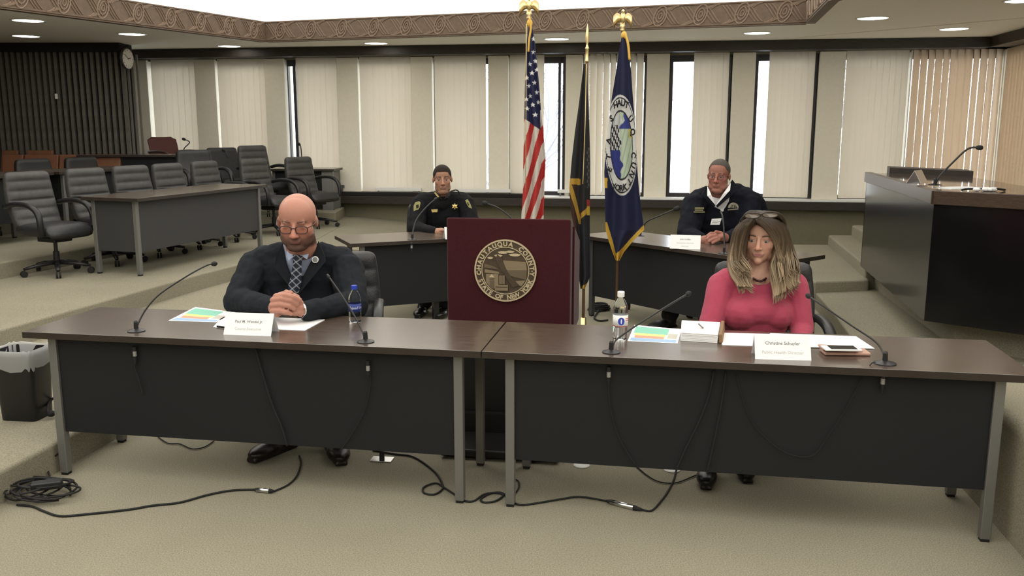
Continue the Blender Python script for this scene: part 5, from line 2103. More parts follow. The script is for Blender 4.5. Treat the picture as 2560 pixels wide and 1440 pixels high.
# --- blue county flag with white ring seal
YC = 7.30
x_, y_ = ony(1553, 300, YC).x, YC + .04
t3 = thing('flag_on_pole', 'dark blue flag with a large white ring seal and gold fringe, eagle finial', 'flag', (x_, y_, 0), 0, 'indoor flags on floor stands', world=True)
flag_pole(t3, x_, y_, ony(1558, 78, YC).z, 'eagle', 0)
blu = (.007, .010, .045)


def county(u, v, s):
    # fringe along the V-shaped foot
    hem = 648 - abs(u - 1543) * (.95 if u > 1543 else 2.6)
    if u < 1543:
        if u - 1513 < (v - 555) * .30 + 4 and v > 555 and u - 1513 < 60:
            e = (v - 556) * .30
            if u - 1513 < e + 9:
                return (.55, .34, .045)
    if u >= 1540 and v > 646 - (u - 1543) * 1.05 - 14:
        return (.55, .34, .045)
    if u < 1518 and 445 < v < 470:
        return (.55, .34, .045)
    cx_, cy_ = 1553 + (v - 365) * .02, 363
    du, dv = (u - cx_) / 41.0, (v - cy_) / 126.0
    r = math.hypot(du, dv)
    if r > 1.0:
        return blu
    if r > .955:
        return (.62, .62, .62)
    if r > .925:
        return (.012, .012, .016)
    if r > .70:
        return (.64, .64, .63)
    if r > .66:
        return (.012, .012, .016)
    # picture inside the ring: drape, sky, lake shore, building, field
    wv = 3 * math.sin(v * .11) + 2 * math.sin(v * .23 + 1)
    if v < 322 and u > 1551 + (322 - v) * .25 + wv:
        return (.035, .045, .23)
    if u > 1572 + wv * .6 and v < 345:
        return (.52, .45, .10)
    if u > 1552 + (v - 330) * .02 + wv:
        k = math.sin((u - 1552) * .55 + (v - 330) * .12)
        return (.46, .54, .42) if k > -.75 else (.30, .38, .30)
    if v > 378 + wv and u > 1527:
        return (.03, .04, .21)
    if 312 < v < 384 and u < 1550 + wv:
        k = math.sin((u - 1520) * .75) * math.sin(v * .28 + u * .2)
        return (.58, .58, .58) if k > .05 else (.012, .012, .016)
    if v > 384:
        return (.014, .014, .018)
    k = math.sin((u - 1530) * .45 + v * .05)
    return (.58, .59, .58) if k > -.5 else (.42, .46, .48)


cloth(t3, 'flag_cloth', [(92, 1554, 1562), (130, 1547, 1572), (180, 1540, 1578), (240, 1530, 1582), (300, 1522, 1587), (360, 1515, 1590), (430, 1511, 1594), (480, 1512, 1598), (540, 1513, 1606), (575, 1514, 1611), (600, 1521, 1585), (630, 1531, 1560), (652, 1540, 1548)], YC, .055, 1.7, county, 420, 90, ph=2.0)
MB().ell(ony(1560, 88, YC - .02), (.024, .022, .03)).build('tie', mt, t3, smooth=True)
tassel(t3, [ony(1563, 86, YC - .03), ony(1570, 110, YC - .05), ony(1574, 150, YC - .06)], .010)
# letters of the ring, printed on the cloth
m = MB()


def cloth_letter(ch, u, v, rot, size, sx=.72):
    vs2, fs = text_mesh(ch, size, 0, bold=.0032)
    c = ony(u, v, YC - .083)
    Mx = Matrix.Translation(c) @ Matrix.Rotation(PI / 2, 4, 'X') @ Matrix.Diagonal((sx, 1, 1, 1)) @ Matrix.Rotation(rot, 4, 'Z') @ Matrix.Translation((0, -size * .35, 0))
    m = MB()
    m.add([Mx @ p for p in vs2], fs)
    m.build('printed_letter', LETM, t3)


LETM = mat('black_print', (.01, .01, .012), .8)
for (ch, u, v, rot) in (('H', 1539, 262, .25), ('A', 1548, 257, .1), ('U', 1558, 257, -.05), ('T', 1567, 262, -.25), ('S', 1528, 296, .5), ('U', 1577, 297, -.8), ('Q', 1582, 330, -1.2), ('C', 1584, 388, -1.6), ('U', 1584, 413, 4.3), ('N', 1580, 436, 4.0), ('T', 1574, 454, 3.8),
                        ('Y', 1535, 466, -.1), ('O', 1544, 469, -.05), ('R', 1553, 470, 0), ('K', 1562, 467, .12), ('E', 1524, 424, 1.2), ('T', 1521, 392, 1.4), ('A', 1521, 352, 1.3)):
    cloth_letter(ch, u, v, rot, .068)

# ================================================================== MICROPHONES
def dfront(u, v, off=.045):
    """point on the vertical plane just in front of the front desks' panels"""
    n_ = Vector((-math.sin(-.172), math.cos(-.172), 0))
    p = Vector((-2.355, 4.19, 0)) + n_ * off
    return onplane(u, v, (p.x, p.y), -.172)


MG = 'gooseneck microphones'
M['plugm'] = mat('dull_plug_metal', (.34, .34, .33), .4, metal=.3)


def goose(label, pts, base_z, ys, head=True, r=.0052, flange=.03, plug=None, foot=None):
    """pts: reference pixels from base to tip; ys: depth at base and tip"""
    n_ = len(pts)
    b = onz(pts[0][0], pts[0][1], base_z) if ys[0] is None else ony(pts[0][0], pts[0][1], ys[0])
    y0 = b.y
    P = [b] + [ony(u, v, y0 + (ys[1] - y0 if ys[0] is not None else ys[1]) * (i + 1) / (n_ - 1)) for i, (u, v) in enumerate(pts[1:])]
    t = thing('gooseneck_microphone', label, 'microphone', b, 0, MG, world=True)
    if flange:
        MB().lathe([(.001, -.0), (flange, 0), (flange, .004), (flange * .55, .010), (.011, .014), (.0095, .045), (.006, .052)], b, 18).build('base', M['plastic'], t, smooth=False)
    sp = smooth_path(P, 6)
    k = max(.8, min(1.35, y0 / 5.5))
    MB().tube(sp, r * k, 8).build('gooseneck', M['plastic'], t, smooth=True)
    d = (sp[-1] - sp[-2]).normalized()
    if head:
        Q = d.to_track_quat('Z', 'Y').to_matrix().to_4x4()
        MB().lathe([(.004 * k, -.012 * k), (.011 * k, -.006 * k), (.015 * k, .006 * k), (.015 * k, .018 * k), (.010 * k, .028 * k), (.001, .031 * k)], sp[-1], 14, Q).build('microphone_head', M['rubber'], t, smooth=True)
    else:
        MB().cap(sp[-1], sp[-1] + d * .012, .009 * k, .007 * k).build('microphone_head', M['plastic'], t, smooth=True)
    if plug:
        u, v, yy = plug
        p = dfront(u, v, .048) if y0 < 6 else ony(u, v, yy)
        q0 = MB()
        q0.lathe([(.006, -.012), (.009, -.012), (.009, .012), (.006, .012)], p, 12)
        po = q0.build('plug', M['plugm'], t)
        MB().lathe([(.008, .012), (.010, .013), (.010, .034), (.006, .036)], p, 12).build('plug_collar', M['plastic'], po)
        MB().lathe([(.004, -.05), (.007, -.03), (.008, -.012)], p, 12).build('strain_relief', M['rubber'], po)
    return t


goose('microphone at the left end of the bald man\'s desk, bent towards him', [(341, 828), (347, 806), (366, 772), (400, 735), (468, 690), (516, 664), (532, 660)], .74, (None, .16), flange=.042, plug=(337, 884, 4.17))
goose('microphone in front of the bald man\'s bottle, pointing up to the left', [(914, 855), (905, 828), (884, 786), (852, 735), (822, 692)], .74, (None, .22), head=False, flange=.040, plug=(920, 920, 4.03))
goose('microphone at the left end of the woman\'s desk, bent to the right', [(1528, 881), (1532, 864), (1546, 845), (1600, 808), (1690, 752), (1718, 736)], .74, (None, .20), flange=.040, plug=(1522, 936, 3.80))
goose('microphone at the right end of the woman\'s desk, bent to the left', [(2212, 909), (2208, 884), (2188, 854), (2130, 815), (2050, 760), (2024, 742)], .74, (None, .30), flange=.046, plug=(2207, 953, 3.64))
goose('microphone on the officer\'s table in front of his chest', [(1031, 599), (1033, 575), (1042, 548), (1064, 520), (1088, 498)], .74, (None, .25), head=False, flange=.042, plug=(1029, 617, 7.62))
goose('microphone whose head shows above the left part of the lectern', [(1298, 584), (1288, 558), (1268, 536), (1242, 518), (1216, 509)], .74, (None, .1), flange=.04)
goose('microphone arching up from behind the blue flag over the right rear table', [(1600, 590), (1614, 557), (1650, 539), (1688, 523)], .74, (7.55, 7.5), flange=.04)
goose('microphone standing beside the grey-haired man\'s name card', [(1810, 634), (1811, 605), (1809, 565), (1806, 540), (1803, 531)], .74, (None, .25), head=False, flange=.045)
goose('tall bent microphone rising from the dais on the right', [(2337, 463), (2352, 438), (2384, 404), (2414, 376), (2430, 369), (2444, 369)], ZD + .08, (6.6, 6.5), flange=.05, r=.006)
_b = Vector((-4.62, 12.8, T4 + .69))
_u = 1280 + CF * _b.x / (_b.y * math.cos(CP) - (_b.z - CH) * math.sin(CP))
goose('thin bent microphone in front of the vertically tufted chairs', [(_u, 386), (_u - 4, 372), (474, 356), (462, 349)], T4 + .69, (12.8, 12.7), flange=.03)
goose('small microphone showing just above the right tufted chair', [(570, 395), (565, 382), (561, 378)], T4, (12.9, 12.9), flange=0)
goose('thin microphone standing on the end table by the dark window post', [(757, 424), (755, 400), (752, 368), (749, 362)], T3 + .6, (13.55, 13.5), flange=.03)

# ================================================================== THINGS ON THE FRONT DESKS
ZT_ = .74


def sheet(label, px, z=ZT_, m=None, th=.0008, name='paper_sheet', cat='paper'):
    ps = [onz(u, v, z) for u, v in px]
    n_ = len(ps)
    b = MB()
    b.add([Vector((p.x, p.y, z + .0005)) for p in ps] + [Vector((p.x, p.y, z + .0005 + th)) for p in ps],
          [tuple(range(n_ - 1, -1, -1)), tuple(range(n_, 2 * n_))] + [(i, (i + 1) % n_, (i + 1) % n_ + n_, i + n_) for i in range(n_)])
    return tag(b.build(name, m or M['paper']), label, cat)


def tent(label, c, ang, w_, h_, d_, lines, group='folded white name cards'):
    t = thing('name_card', label, 'name card', c, ang, group)
    b = MB()
    th = .0015
    for s in (-1, 1):
        b.hexa([(-w_ / 2, s * d_ / 2, 0), (w_ / 2, s * d_ / 2, 0), (w_ / 2, s * d_ / 2 - s * th, 0), (-w_ / 2, s * d_ / 2 - s * th, 0)],
               [(-w_ / 2, s * th / 2, h_), (w_ / 2, s * th / 2, h_), (w_ / 2, 0, h_), (-w_ / 2, 0, h_)])
    b.build('card', M['paper'], t)
    tl = math.atan2(d_ / 2, h_)
    for (txt, fz, size, mm) in lines:
        vs2, fs = text_mesh(txt, size, 0, bold=.00025 if mm is M['ink'] else 0)
        z = h_ * fz
        y = -d_ / 2 * (1 - fz) - .0012
        Mx = Matrix.Translation((0, y, z)) @ Matrix.Rotation(PI / 2 - tl, 4, 'X')
        m_ = MB()
        m_.add([Mx @ p for p in vs2], fs)
        m_.build('lettering', mm, t)
    return t


c = onz(622, 838, ZT_)
tent('white folded name card in front of the bald man', (c.x, c.y + .045, ZT_), -.14, .236, .098, .10, [('Paul M. Wendel Jr.', .56, .0185, M['ink']), ('County Executive', .24, .0185, M['inklight'])])
c = onz(1960, 899, ZT_)
tent('white folded name card in front of the woman in pink', (c.x, c.y + .045, ZT_), -.10, .232, .098, .10, [('Christine Schuyler', .60, .0195, M['ink']), ('Public Health Director', .24, .0190, M['inklight'])])
c = onz(1716, 622, ZT_)
tent('white folded name card in front of the grey-haired man', (c.x, c.y + .05, ZT_), -.22, .24, .105, .11, [('John Griffith', .64, .017, M['ink']), ('Emergency Services', .38, .017, M['inklight']), ('Director', .14, .017, M['inklight'])])
c = onz(1112, 598, ZT_)
tent('white name card by the officer, mostly hidden by the lectern', (c.x + .10, c.y + .07, ZT_), .25, .22, .10, .10, [])

# leaflets: coloured bands printed on a white sheet
def leaflet(label, px, bands):
    o = sheet(label, px, name='leaflet', cat='leaflet')
    c00, c10, c11, c01 = [onz(u, v, ZT_ + .0015) for u, v in px]     # near left, near right, far right, far left

    def P(a, b):
        return (c00 * (1 - a) + c10 * a) * (1 - b) + (c01 * (1 - a) + c11 * a) * b
    for (a0, a1, b0, b1, col, nm) in bands:
        mb = MB()
        q_ = [P(a0, b0), P(a1, b0), P(a1, b1), P(a0, b1)]
        mb.hexa(q_, [p + Vector((0, 0, .0006)) for p in q_])
        mb.build(nm, mat('print_' + nm, col, .5), o)
    return o


LB = [(.04, .96, .05, .22, (.27, .42, .62), 'blue_band'), (.10, .70, .24, .38, (.66, .27, .17), 'red_band'), (.08, .72, .38, .52, (.76, .64, .20), 'yellow_band'), (.05, .75, .52, .93, (.17, .48, .36), 'green_band'), (.76, .95, .30, .62, (.45, .42, .35), 'photo_band')]
leaflet('colourful leaflet lying under the bald man\'s forearm', [(421, 802), (540, 806), (588, 781), (488, 768)], LB)
leaflet('colourful leaflet beside the labelled water bottle on the woman\'s desk', [(1569, 853), (1694, 859), (1704, 824), (1586, 813)], LB)
sheet('white paper under the bald man\'s name card', [(533, 818), (590, 826), (600, 800), (556, 792)])
sheet('white document sheets beneath the bald man\'s clasped hands', [(640, 822), (762, 827), (812, 800), (676, 794)], th=.002)
sheet('left white document sheet in front of the woman', [(1805, 863), (1892, 866), (1934, 836), (1802, 833)], th=.002)
sheet('right white document sheets in front of the woman, reaching her phone', [(1880, 866), (2186, 872), (2140, 842), (1926, 834)], ZT_ + .0025, th=.002)
# pens
p0, p1 = onz(543, 816, ZT_ + .006), onz(582, 821, ZT_ + .006)
tag(MB().tube([p0, p1], .0055, 8).build('pen', M['plastic'], smooth=True), 'black pen half under the bald man\'s name card', 'pen')
p0, p1 = onz(1931, 838, ZT_ + .009), onz(1938, 848, ZT_ + .009)
tag(MB().tube([p0, p1], .0022, 6).build('pen', M['steel'], smooth=True), 'thin pen lying on the woman\'s document sheets', 'pen')
# spiral planner
c00, c10, c11, c01 = [onz(u, v, ZT_) for u, v in ((1702, 852), (1794, 858), (1800, 825), (1704, 820))]
t = thing('planner_book', 'thick white patterned planner with a tan strap on the woman\'s desk', 'notebook', (c00 + c11) * .5, 0, world=True)
mb = MB()
for i in range(5):
    z0, z1 = ZT_ + .001 + i * .007, ZT_ + .001 + i * .007 + .0058
    k = Vector(((rnd.random() - .5) * .004, (rnd.random() - .5) * .004, 0))
    mb.hexa([up(p + k, z0) for p in (c00, c10, c11, c01)], [up(p + k, z1) for p in (c00, c10, c11, c01)])
mb.build('pages', M['paper'], t)
cover = mat('speckled_cover', (.78, .74, .70), .6, var=.18, vscale=70)
MB().hexa([up(p, ZT_ + .036) for p in (c00, c10, c11, c01)], [up(p, ZT_ + .039) for p in (c00, c10, c11, c01)]).build('cover', cover, t, bevel=.001)
e0, e1 = c10 + Vector((.004, 0, 0)), c11 + Vector((.004, 0, 0))
MB().hexa([up(e0, ZT_), up(e0 + Vector((.02, 0, 0)), ZT_), up(e1 + Vector((.02, 0, 0)), ZT_), up(e1, ZT_)], [up(e0, ZT_ + .042), up(e0 + Vector((.016, 0, 0)), ZT_ + .040), up(e1 + Vector((.016, 0, 0)), ZT_ + .046), up(e1, ZT_ + .048)]).build('spine', mat('tan_leather', (.22, .13, .06), .6), t, bevel=.004)
p0 = onz(1752, 822, ZT_ + .04)
tag(MB().tube([p0 + Vector((0, .05, .012)), p0 + Vector((.008, -.01, .006))], .0035, 8).build('pen', M['steel'], smooth=True), 'silver pen lying on the white patterned planner', 'pen')
# phone on a rose wallet
c = onz(2112, 884, ZT_)
t = thing('wallet', 'rose-gold folded wallet lying on the woman\'s desk under a phone', 'wallet', (c.x, c.y, ZT_), -.05)
rose = mat('rose_gold_leather', (.46, .27, .21), .4, var=.15, vscale=30)
MB().box((0, 0, .008), (.195, .085, .014)).build('lower_flap', rose, t, bevel=.005)
MB().box((-.02, .006, .021), (.17, .082, .010), M=Matrix.Rotation(.06, 4, 'Y')).build('upper_flap', rose, t, bevel=.004)
c = onz(2103, 872, ZT_ + .03)
t = thing('smartphone', 'white-bordered smartphone with dark screen lying on the rose wallet', 'phone', (c.x, c.y, ZT_ + .0275), -.05)
MB().box((0, 0, .0045), (.155, .074, .008)).build('body', M['white'], t, bevel=.003)
MB().box((0.004, 0, .0090), (.112, .064, .0012)).build('screen', mat('dark_screen', (.012, .014, .018), .08), t)


# ---------------------------------------------------------------- bottles
def bottle(label, c, h, r, capcol, band, txt, txtcol):
    t = thing('water_bottle', label, 'bottle', c, 0, 'clear plastic water bottles')
    k = h / .205
    prof = [(r * .80, 0), (r * .95, .004 * k), (r, .015 * k), (r * .95, .03 * k), (r, .04 * k), (r * .96, .055 * k), (r, .062 * k), (r, .105 * k), (r * .94, .112 * k), (r, .12 * k), (r * .96, .138 * k), (r * .80, .155 * k), (r * .52, .172 * k), (r * .42, .178 * k), (r * .42, .190 * k)]
    clear = mat('clear_plastic', (.93, .96, .97), .04, trans=1.0, ior=1.18, spec=.5)
    MB().lathe(prof, (0, 0, 0), 28).build('bottle_body', clear, t, smooth=True)
    capm = mat('bottle_cap', capcol, .4)
    b = MB().lathe([(r * .46, 0), (r * .47, .002 * k), (r * .47, .020 * k), (r * .43, .0225 * k), (.001, .0225 * k)], (0, 0, .184 * k), 24)
    b.build('cap', capm, t, smooth=False)
    for (z0, z1, col) in band:
        lb = MB().lathe([(r * 1.012, z0 * k), (r * 1.014, z0 * k), (r * 1.014, z1 * k), (r * 1.012, z1 * k)], (0, 0, 0), 28, cap=False)
        lo = lb.build('label_band', mat('bottle_label', col, .45), t, smooth=True)
    if txt:
        m_ = MB()
        for i, ch in enumerate(txt):
            vs2, fs = text_mesh(ch, .021 * k, 0)
            a = -PI / 2 - .55 + i * .30
            Mx = Matrix.Rotation(a + PI / 2, 4, 'Z') @ Matrix.Translation((0, -r * 1.02, .078 * k)) @ Matrix.Rotation(PI / 2, 4, 'X')
            m_.add([Mx @ p for p in vs2], fs)
        m_.build('label_text', mat('label_ink', txtcol, .5), t)
    return t


c = onz(888, 804, ZT_)
bottle('clear water bottle with blue label and blue cap beside the suited man', (c.x, c.y, ZT_), .185, .032, (.02, .05, .42), [(.062, .105, (.012, .03, .20))], 'Aquafina', (.75, .80, .9))
c = onz(1550, 847, ZT_)
b2 = bottle('clear water bottle with white label and white cap at the left of the woman\'s desk', (c.x, c.y, ZT_), .222, .035, (.80, .80, .80), [(.058, .108, (.78, .78, .78)), (.058, .062, (.62, .06, .06))], '', (0, 0, 0))
m_ = MB()
rb = .0357
for rad_, rr_ in ((.019, 1.0), ):
    P = []
    for i in range(13):
        row = []
        z = .066 + .034 * i / 12
        half = .42 * math.sqrt(max(0, 1 - ((i - 6) / 6) ** 2))
        for j in range(7):
            a = -PI / 2 + half * (j - 3) / 3
            row.append((rb * 1.02 * math.cos(a), rb * 1.02 * math.sin(a), z * 1.083))
        P.append(row)
    m_.grid(P)
m_.build('label_emblem', mat('blue_oval', (.03, .06, .42), .4), b2)
m_ = MB()
P = []
for i in range(9):
    z = .072 + .022 * i / 8
    half = .07 * math.sqrt(max(0, 1 - ((i - 4) / 4) ** 2)) + .01
    P.append([(rb * 1.035 * math.cos(-PI / 2 + half * s), rb * 1.035 * math.sin(-PI / 2 + half * s), z * 1.083) for s in (-1, 0, 1)])
m_.grid(P)
m_.build('label_emblem', M['paper'], b2)
for zz in (.092, .084):
    m_ = MB()
    m_.grid([[(rb * 1.018 * math.cos(a), rb * 1.018 * math.sin(a), z * 1.083) for a in np.linspace(-PI / 2 + .6, -PI / 2 + 1.3, 8)] for z in (zz, zz + .003)])
    m_.build('label_stripe', mat('red_stripe', (.6, .05, .05), .5), b2)

# ---------------------------------------------------------------- wall clock
t = thing('wall_clock', 'round white wall clock on the end of the batten wall', 'clock', (-5.14 * KB, YB - .14, 2.65), 0)
Q = Vector((.985, -.17, 0)).to_track_quat('Z', 'Y').to_matrix().to_4x4()
R90 = lambda b: [tuple(Q @ Vector(p)) for p in b.v]
b = MB().lathe([(.001, 0), (.150, 0), (.150, .03), (.138, .036), (.134, .03), (.001, .03)], n=36)
b.v = R90(b)
b.build('case', mat('dark_clock_case', (.05, .045, .04), .4), t)
b = MB().lathe([(.001, .030), (.136, .030), (.136, .0325), (.001, .0325)], n=36)
b.v = R90(b)
fc = b.build('face', mat('clock_face', (.72, .70, .64), .35), t)
for k in range(12):
    a = 2 * PI * k / 12
    b = MB().box((0, 0, 0), (.006, .022, .002))
    Mx = Q @ Matrix.Rotation(a, 4, 'Z') @ Matrix.Translation((0, .115, .0338))
    b.v = [tuple(Mx @ Vector(p)) for p in b.v]
    b.build('hour_mark', M['plastic'], fc)
for (a, L_, wd) in ((-1.35, .075, .009), (.9, .105, .007)):
    b = MB().box((0, L_ / 2 - .01, .0355), (wd, L_, .002))
    Mx = Q @ Matrix.Rotation(a, 4, 'Z')
    b.v = [tuple(Mx @ Vector(p)) for p in b.v]
    b.build('hand', M['plastic'], fc)
# small white box on the battens
o = MB().box((0, 0, 0), (.035, .03, .075)).build('thermostat', M['white'], bevel=.004)
o.location = ony(141, 241, YB - .07)
tag(o, 'small white thermostat box on the batten wall', 'thermostat')

# white rails standing on the window sill
for (a, b, v0, v1, lab) in ((945, 1058, 469, 476, 'low white rail on the sill left of the officer'), (1148, 1280, 472, 480, 'low white rail on the sill right of the officer'), (1396, 1432, 474, 480, 'short white rail on the sill beside the striped flag'), (828, 866, 462, 467, 'short grey rail on the sill beside the end table')):
    s0, s1 = S(a, v0), S(b, v0)
    zt = onplane(a, v0, wp(0, .12, 0), WA).z
    t = thing('sill_rail', lab, 'rail', wp((s0 + s1) / 2, .10, ZS + .04), 0, 'white rails on the sill', world=True)
    wbox(MB(), s0, s1, .08, .12, zt - .05, zt).build('bar', M['white'] if a != 828 else M['steel'], t, bevel=.004)
    zz0 = ZS + (.04 if b < 1340 else .012)
    for ss in (s0 + .04, s1 - .04):
        wbox(MB(), ss - .012, ss + .012, .09, .11, zz0, zt - .05).build('support', M['steel'], t)

# ---------------------------------------------------------------- waste bin with liner
c = onz(52, 1055, T1)
t = thing('waste_bin', 'black waste bin with a clear plastic liner at the left edge', 'bin', (c.x - .01, c.y + .09, T1), -.12)


def rrect(w_, d_, z, n_=28, p=.28):
    return [(w_ / 2 * math.copysign(abs(math.cos(2 * PI * k / n_)) ** p, math.cos(2 * PI * k / n_)), d_ / 2 * math.copysign(abs(math.sin(2 * PI * k / n_)) ** p, math.sin(2 * PI * k / n_)), z) for k in range(n_)]


b = MB().grid([rrect(.20, .16, .0), rrect(.205, .165, .004), rrect(.235, .20, .37), rrect(.24, .205, .372), rrect(.24, .205, .38), rrect(.228, .193, .38), rrect(.20, .16, .02)], closed=True)
b.f.append(tuple(range(27, -1, -1)))
b.f.append(tuple(6 * 28 + k for k in range(28)))
b.build('bin_body', M['plastic'], t, smooth=False, bevel=.003)
rr = random.Random(4)
rows = []
for (w_, d_, z, a) in ((.244, .209, .29, .018), (.250, .215, .32, .012), (.252, .217, .36, .008), (.246, .211, .392, .006), (.228, .193, .388, .006), (.220, .185, .30, .012), (.20, .165, .15, .012)):
    row = rrect(w_, d_, z, 56)
    rows.append([(p[0] * (1 + rr.uniform(-.01, .012)), p[1] * (1 + rr.uniform(-.01, .012)), p[2] + a * (math.sin(k * 1.3) + rr.uniform(-.5, .5)) * .6) for k, p in enumerate(row)])
b = MB().grid(rows, closed=True)
lin = mat('clear_liner', (.80, .80, .80), .25, trans=.55, ior=1.1, alpha=.75)
b.build('liner', lin, t, smooth=True)

# ---------------------------------------------------------------- cables on the floor
CG2 = 'black cables on the carpet'


def cable(label, pts, r=.0045, z=.006, name='microphone_cable'):
    P = [onz(u, v, z) if len(p_) == 2 else Vector(p_) for p_ in pts for (u, v) in [p_[:2]]]
    o = MB().tube(smooth_path(P, 6), r, 6).build(name, M['rubber'], smooth=True)
    return tag(o, label, 'cable', CG2)


cable('long black cable snaking across the carpet from the bundle at left to the lower centre', [(42, 1262), (80, 1266), (110, 1278), (150, 1290), (210, 1286), (320, 1274), (380, 1264), (450, 1256), (520, 1237), (580, 1226), (636, 1224)], .0055)
cable('pair of black cables rising from the floor connector to the bald man\'s desk', [(685, 1228), (720, 1212), (742, 1190), (752, 1160), (748, 1140)], .0048)
c0_ = [(932, 1126), (985, 1135), (1035, 1143), (1085, 1178), (1106, 1210), (1105, 1224), (1085, 1236), (1060, 1232), (1060, 1218), (1090, 1208), (1115, 1222), (1140, 1238), (1162, 1252), (1185, 1252), (1210, 1236), (1240, 1232), (1258, 1238), (1240, 1252), (1212, 1256), (1202, 1248), (1225, 1234), (1255, 1232), (1275, 1250), (1300, 1262), (1340, 1258), (1400, 1248), (1450, 1242), (1515, 1252)]
cable('black cable looping past the two centre desk legs on the carpet', c0_, .005)
cable('black cables curving up from the long silver connector', [(1605, 1274), (1630, 1276), (1655, 1250), (1672, 1225), (1684, 1200), (1690, 1178)], .0048)
cable('thin cord sagging below the bald man\'s desk panel', [(395, 1092), (420, 1108), (450, 1110), (480, 1122), (510, 1118), (535, 1102)], .0035)
cable('thin cord lying in an arc under the woman\'s desk', [(1590, 1165), (1620, 1190), (1650, 1205), (1690, 1207), (1730, 1192), (1760, 1180)], .0035)
cable('small cord loop lying beside the right centre desk leg', [(1280, 1240), (1296, 1222), (1297, 1205), (1288, 1198)], .004)
# connectors
for (a, b, r_, lab) in (((636, 1224), (684, 1228), .011, 'short silver cable connector on the carpet below the bald man\'s desk'), ((1516, 1252), (1604, 1274), .012, 'long silver cable connector on the carpet below the woman\'s desk')):
    p0, p1 = onz(*a, .012), onz(*b, .012)
    d = (p1 - p0)
    t = thing('cable_connector', lab, 'connector', up((p0 + p1) / 2, 0), 0, 'silver cable connectors', world=True)
    MB().tube([p0 + d * .12, p0 + d * .78], r_, 12).build('barrel', M['chrome'], t, smooth=True)
    MB().tube([p0, p0 + d * .12], [.006, r_ * .95], 12).build('strain_relief', M['rubber'], t, smooth=True)
    MB().tube([p0 + d * .78, p1], [r_ * 1.05, .006], 12).build('strain_relief', M['rubber'], t, smooth=True)
# hanging cords in front of the desk panels
def hang(label, pts, ys, r=.0032):
    n_ = len(pts)
    P = [dfront(u, v, .052) for u, v in pts]
    return tag(MB().tube(smooth_path(P, 6), r, 6).build('hanging_cord', M['rubber'], smooth=True), label, 'cable', 'thin cords hanging on the desk fronts')


hang('thin cord hanging from the left microphone plug on the bald man\'s desk front', [(336, 890), (338, 920), (350, 960), (357, 985)], (4.165, 4.16))
hang('pair of thin black cords running down the middle of the bald man\'s desk front', [(638, 868), (655, 930), (680, 1010), (705, 1070), (718, 1115)], (4.085, 4.06), .005)
hang('thin cord hanging from the right microphone plug on the bald man\'s desk front', [(924, 930), (925, 970), (910, 1030), (880, 1085), (850, 1128)], (4.02, 4.05))
hang('thin cord curving down from the left microphone plug on the woman\'s desk front', [(1520, 948), (1522, 985), (1530, 1040), (1550, 1100), (1590, 1165)], (3.79, 3.84))
hang('left of two black cords crossing the woman\'s desk front', [(1785, 925), (1772, 990), (1745, 1060), (1715, 1120), (1690, 1178)], (3.765, 3.70), .0045)
hang('right of two black cords crossing the woman\'s desk front', [(1815, 930), (1805, 1000), (1790, 1080), (1775, 1150), (1768, 1176)], (3.755, 3.70), .0045)
hang('thin faint cord sagging across the right half of the woman\'s desk front', [(1840, 935), (1860, 1010), (1890, 1070), (1960, 1130), (2030, 1140), (2070, 1090), (2110, 1030), (2170, 920), (2190, 905)], (3.745, 3.655), .0022)
# coil of cables and power brick at the left tier
m = MB()
rr = random.Random(12)
c = onz(105, 1230, .02)
for k in range(9):
    ax, ay = rr.uniform(.08, .17), rr.uniform(.05, .12)
    cx_, cy_ = c.x + rr.uniform(-.05, .06), c.y + rr.uniform(-.05, .05)
    ph = rr.uniform(0, 6)
    m.tube([(cx_ + ax * math.cos(a), cy_ + ay * math.sin(a), .012 + .03 * abs(math.sin(a * .5 + ph)) + .004 * k) for a in np.linspace(ph, ph + 5.6, 22)], .0052, 6)
tag(m.build('cable_coil', M['rubber'], smooth=True), 'tangled coil of black cables at the foot of the left tier', 'cable')
o = MB().box((0, 0, .02), (.13, .055, .036)).build('power_adapter', M['plastic'], bevel=.006)
o.location = onz(118, 1222, .055)
o.rotation_euler = (0, 0, .35)
tag(o, 'black power adapter lying on the tangled cable coil', 'adapter')
m = MB().tube(smooth_path([onz(124, 1040, T1 + .02), onz(118, 1022, T1 + .05), onz(128, 1000, T1 + .08), onz(142, 992, T1 + .1)], 5), .007, 6)
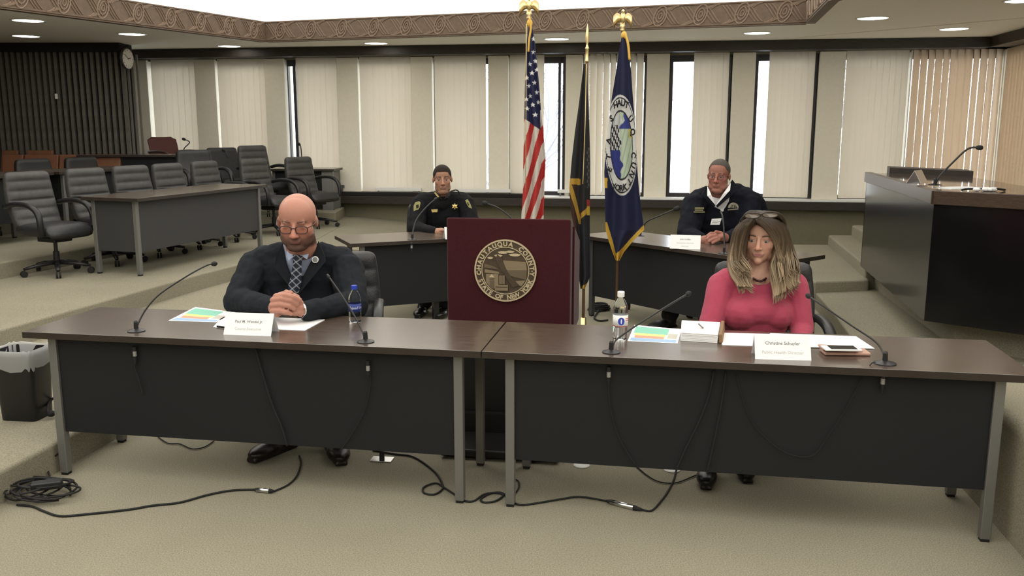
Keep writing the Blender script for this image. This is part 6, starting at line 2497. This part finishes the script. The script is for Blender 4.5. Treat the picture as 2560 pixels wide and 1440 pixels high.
m.ell(onz(128, 1034, T1 + .03), (.022, .02, .018))
tag(m.build('power_plug', M['rubber'], smooth=True), 'black plug and cord between the waste bin and the desk leg', 'plug')
m = MB().tube(smooth_path([onz(140, 1050, T1 + .01), onz(150, 1075, T1 + .01), onz(156, 1100, T1 + .01), onz(150, 1128, .12), onz(128, 1150, .06), onz(120, 1175, .03), onz(130, 1205, .03)], 5), .005, 6)
tag(m.build('extension_cable', M['rubber'], smooth=True), 'black cord dropping over the left tier edge to the cable coil', 'cable')
# floor outlet plate and round floor covers
c = onz(955, 1150, 0)
t = thing('floor_outlet', 'steel floor outlet plate with a black plug under the bald man\'s desk', 'outlet', (c.x, c.y, 0), -.15)
MB().box((0, 0, .004), (.115, .07, .006)).build('plate', M['chrome'], t, bevel=.002)
MB().lathe([(.014, .005), (.014, .03), (.009, .05), (.009, .09)], n=12).build('plug', M['plastic'], t)
for (p, lab) in (((1454, 1164), 'round pale floor cover behind the centre desk legs'), ((1680, 1175), 'round pale floor cover under the woman\'s desk')):
    c = onz(*p, 0)
    o = MB().lathe([(.001, .0), (.042, .0), (.042, .004), (.036, .007), (.001, .007)], n=24).build('floor_cover', mat('pale_plastic', (.70, .70, .68), .3))
    o.location = (c.x, c.y, 0.0005)
    tag(o, lab, 'floor cover', 'round floor covers')
# dark cable heap beside the right rear table leg
m = MB()
c = onz(1500, 775, 0)
rr = random.Random(2)
for k in range(7):
    ax, ay = rr.uniform(.05, .09), rr.uniform(.04, .07)
    cx_, cy_ = c.x + rr.uniform(-.03, .03), c.y + rr.uniform(-.03, .03)
    m.tube([(cx_ + ax * math.cos(a), cy_ + ay * math.sin(a), .012 + .007 * k) for a in np.linspace(0, 6, 18)], .009, 6)
m.tube(smooth_path([c + Vector((0, 0, .02)), onz(1490, 786, .01), onz(1486, 796, .01), onz(1500, 802, .01), onz(1520, 800, .01)], 5), .008, 6)
tag(m.build('cable_coil', M['rubber'], smooth=True), 'heap of black cable beside the leg of the right rear table', 'cable')
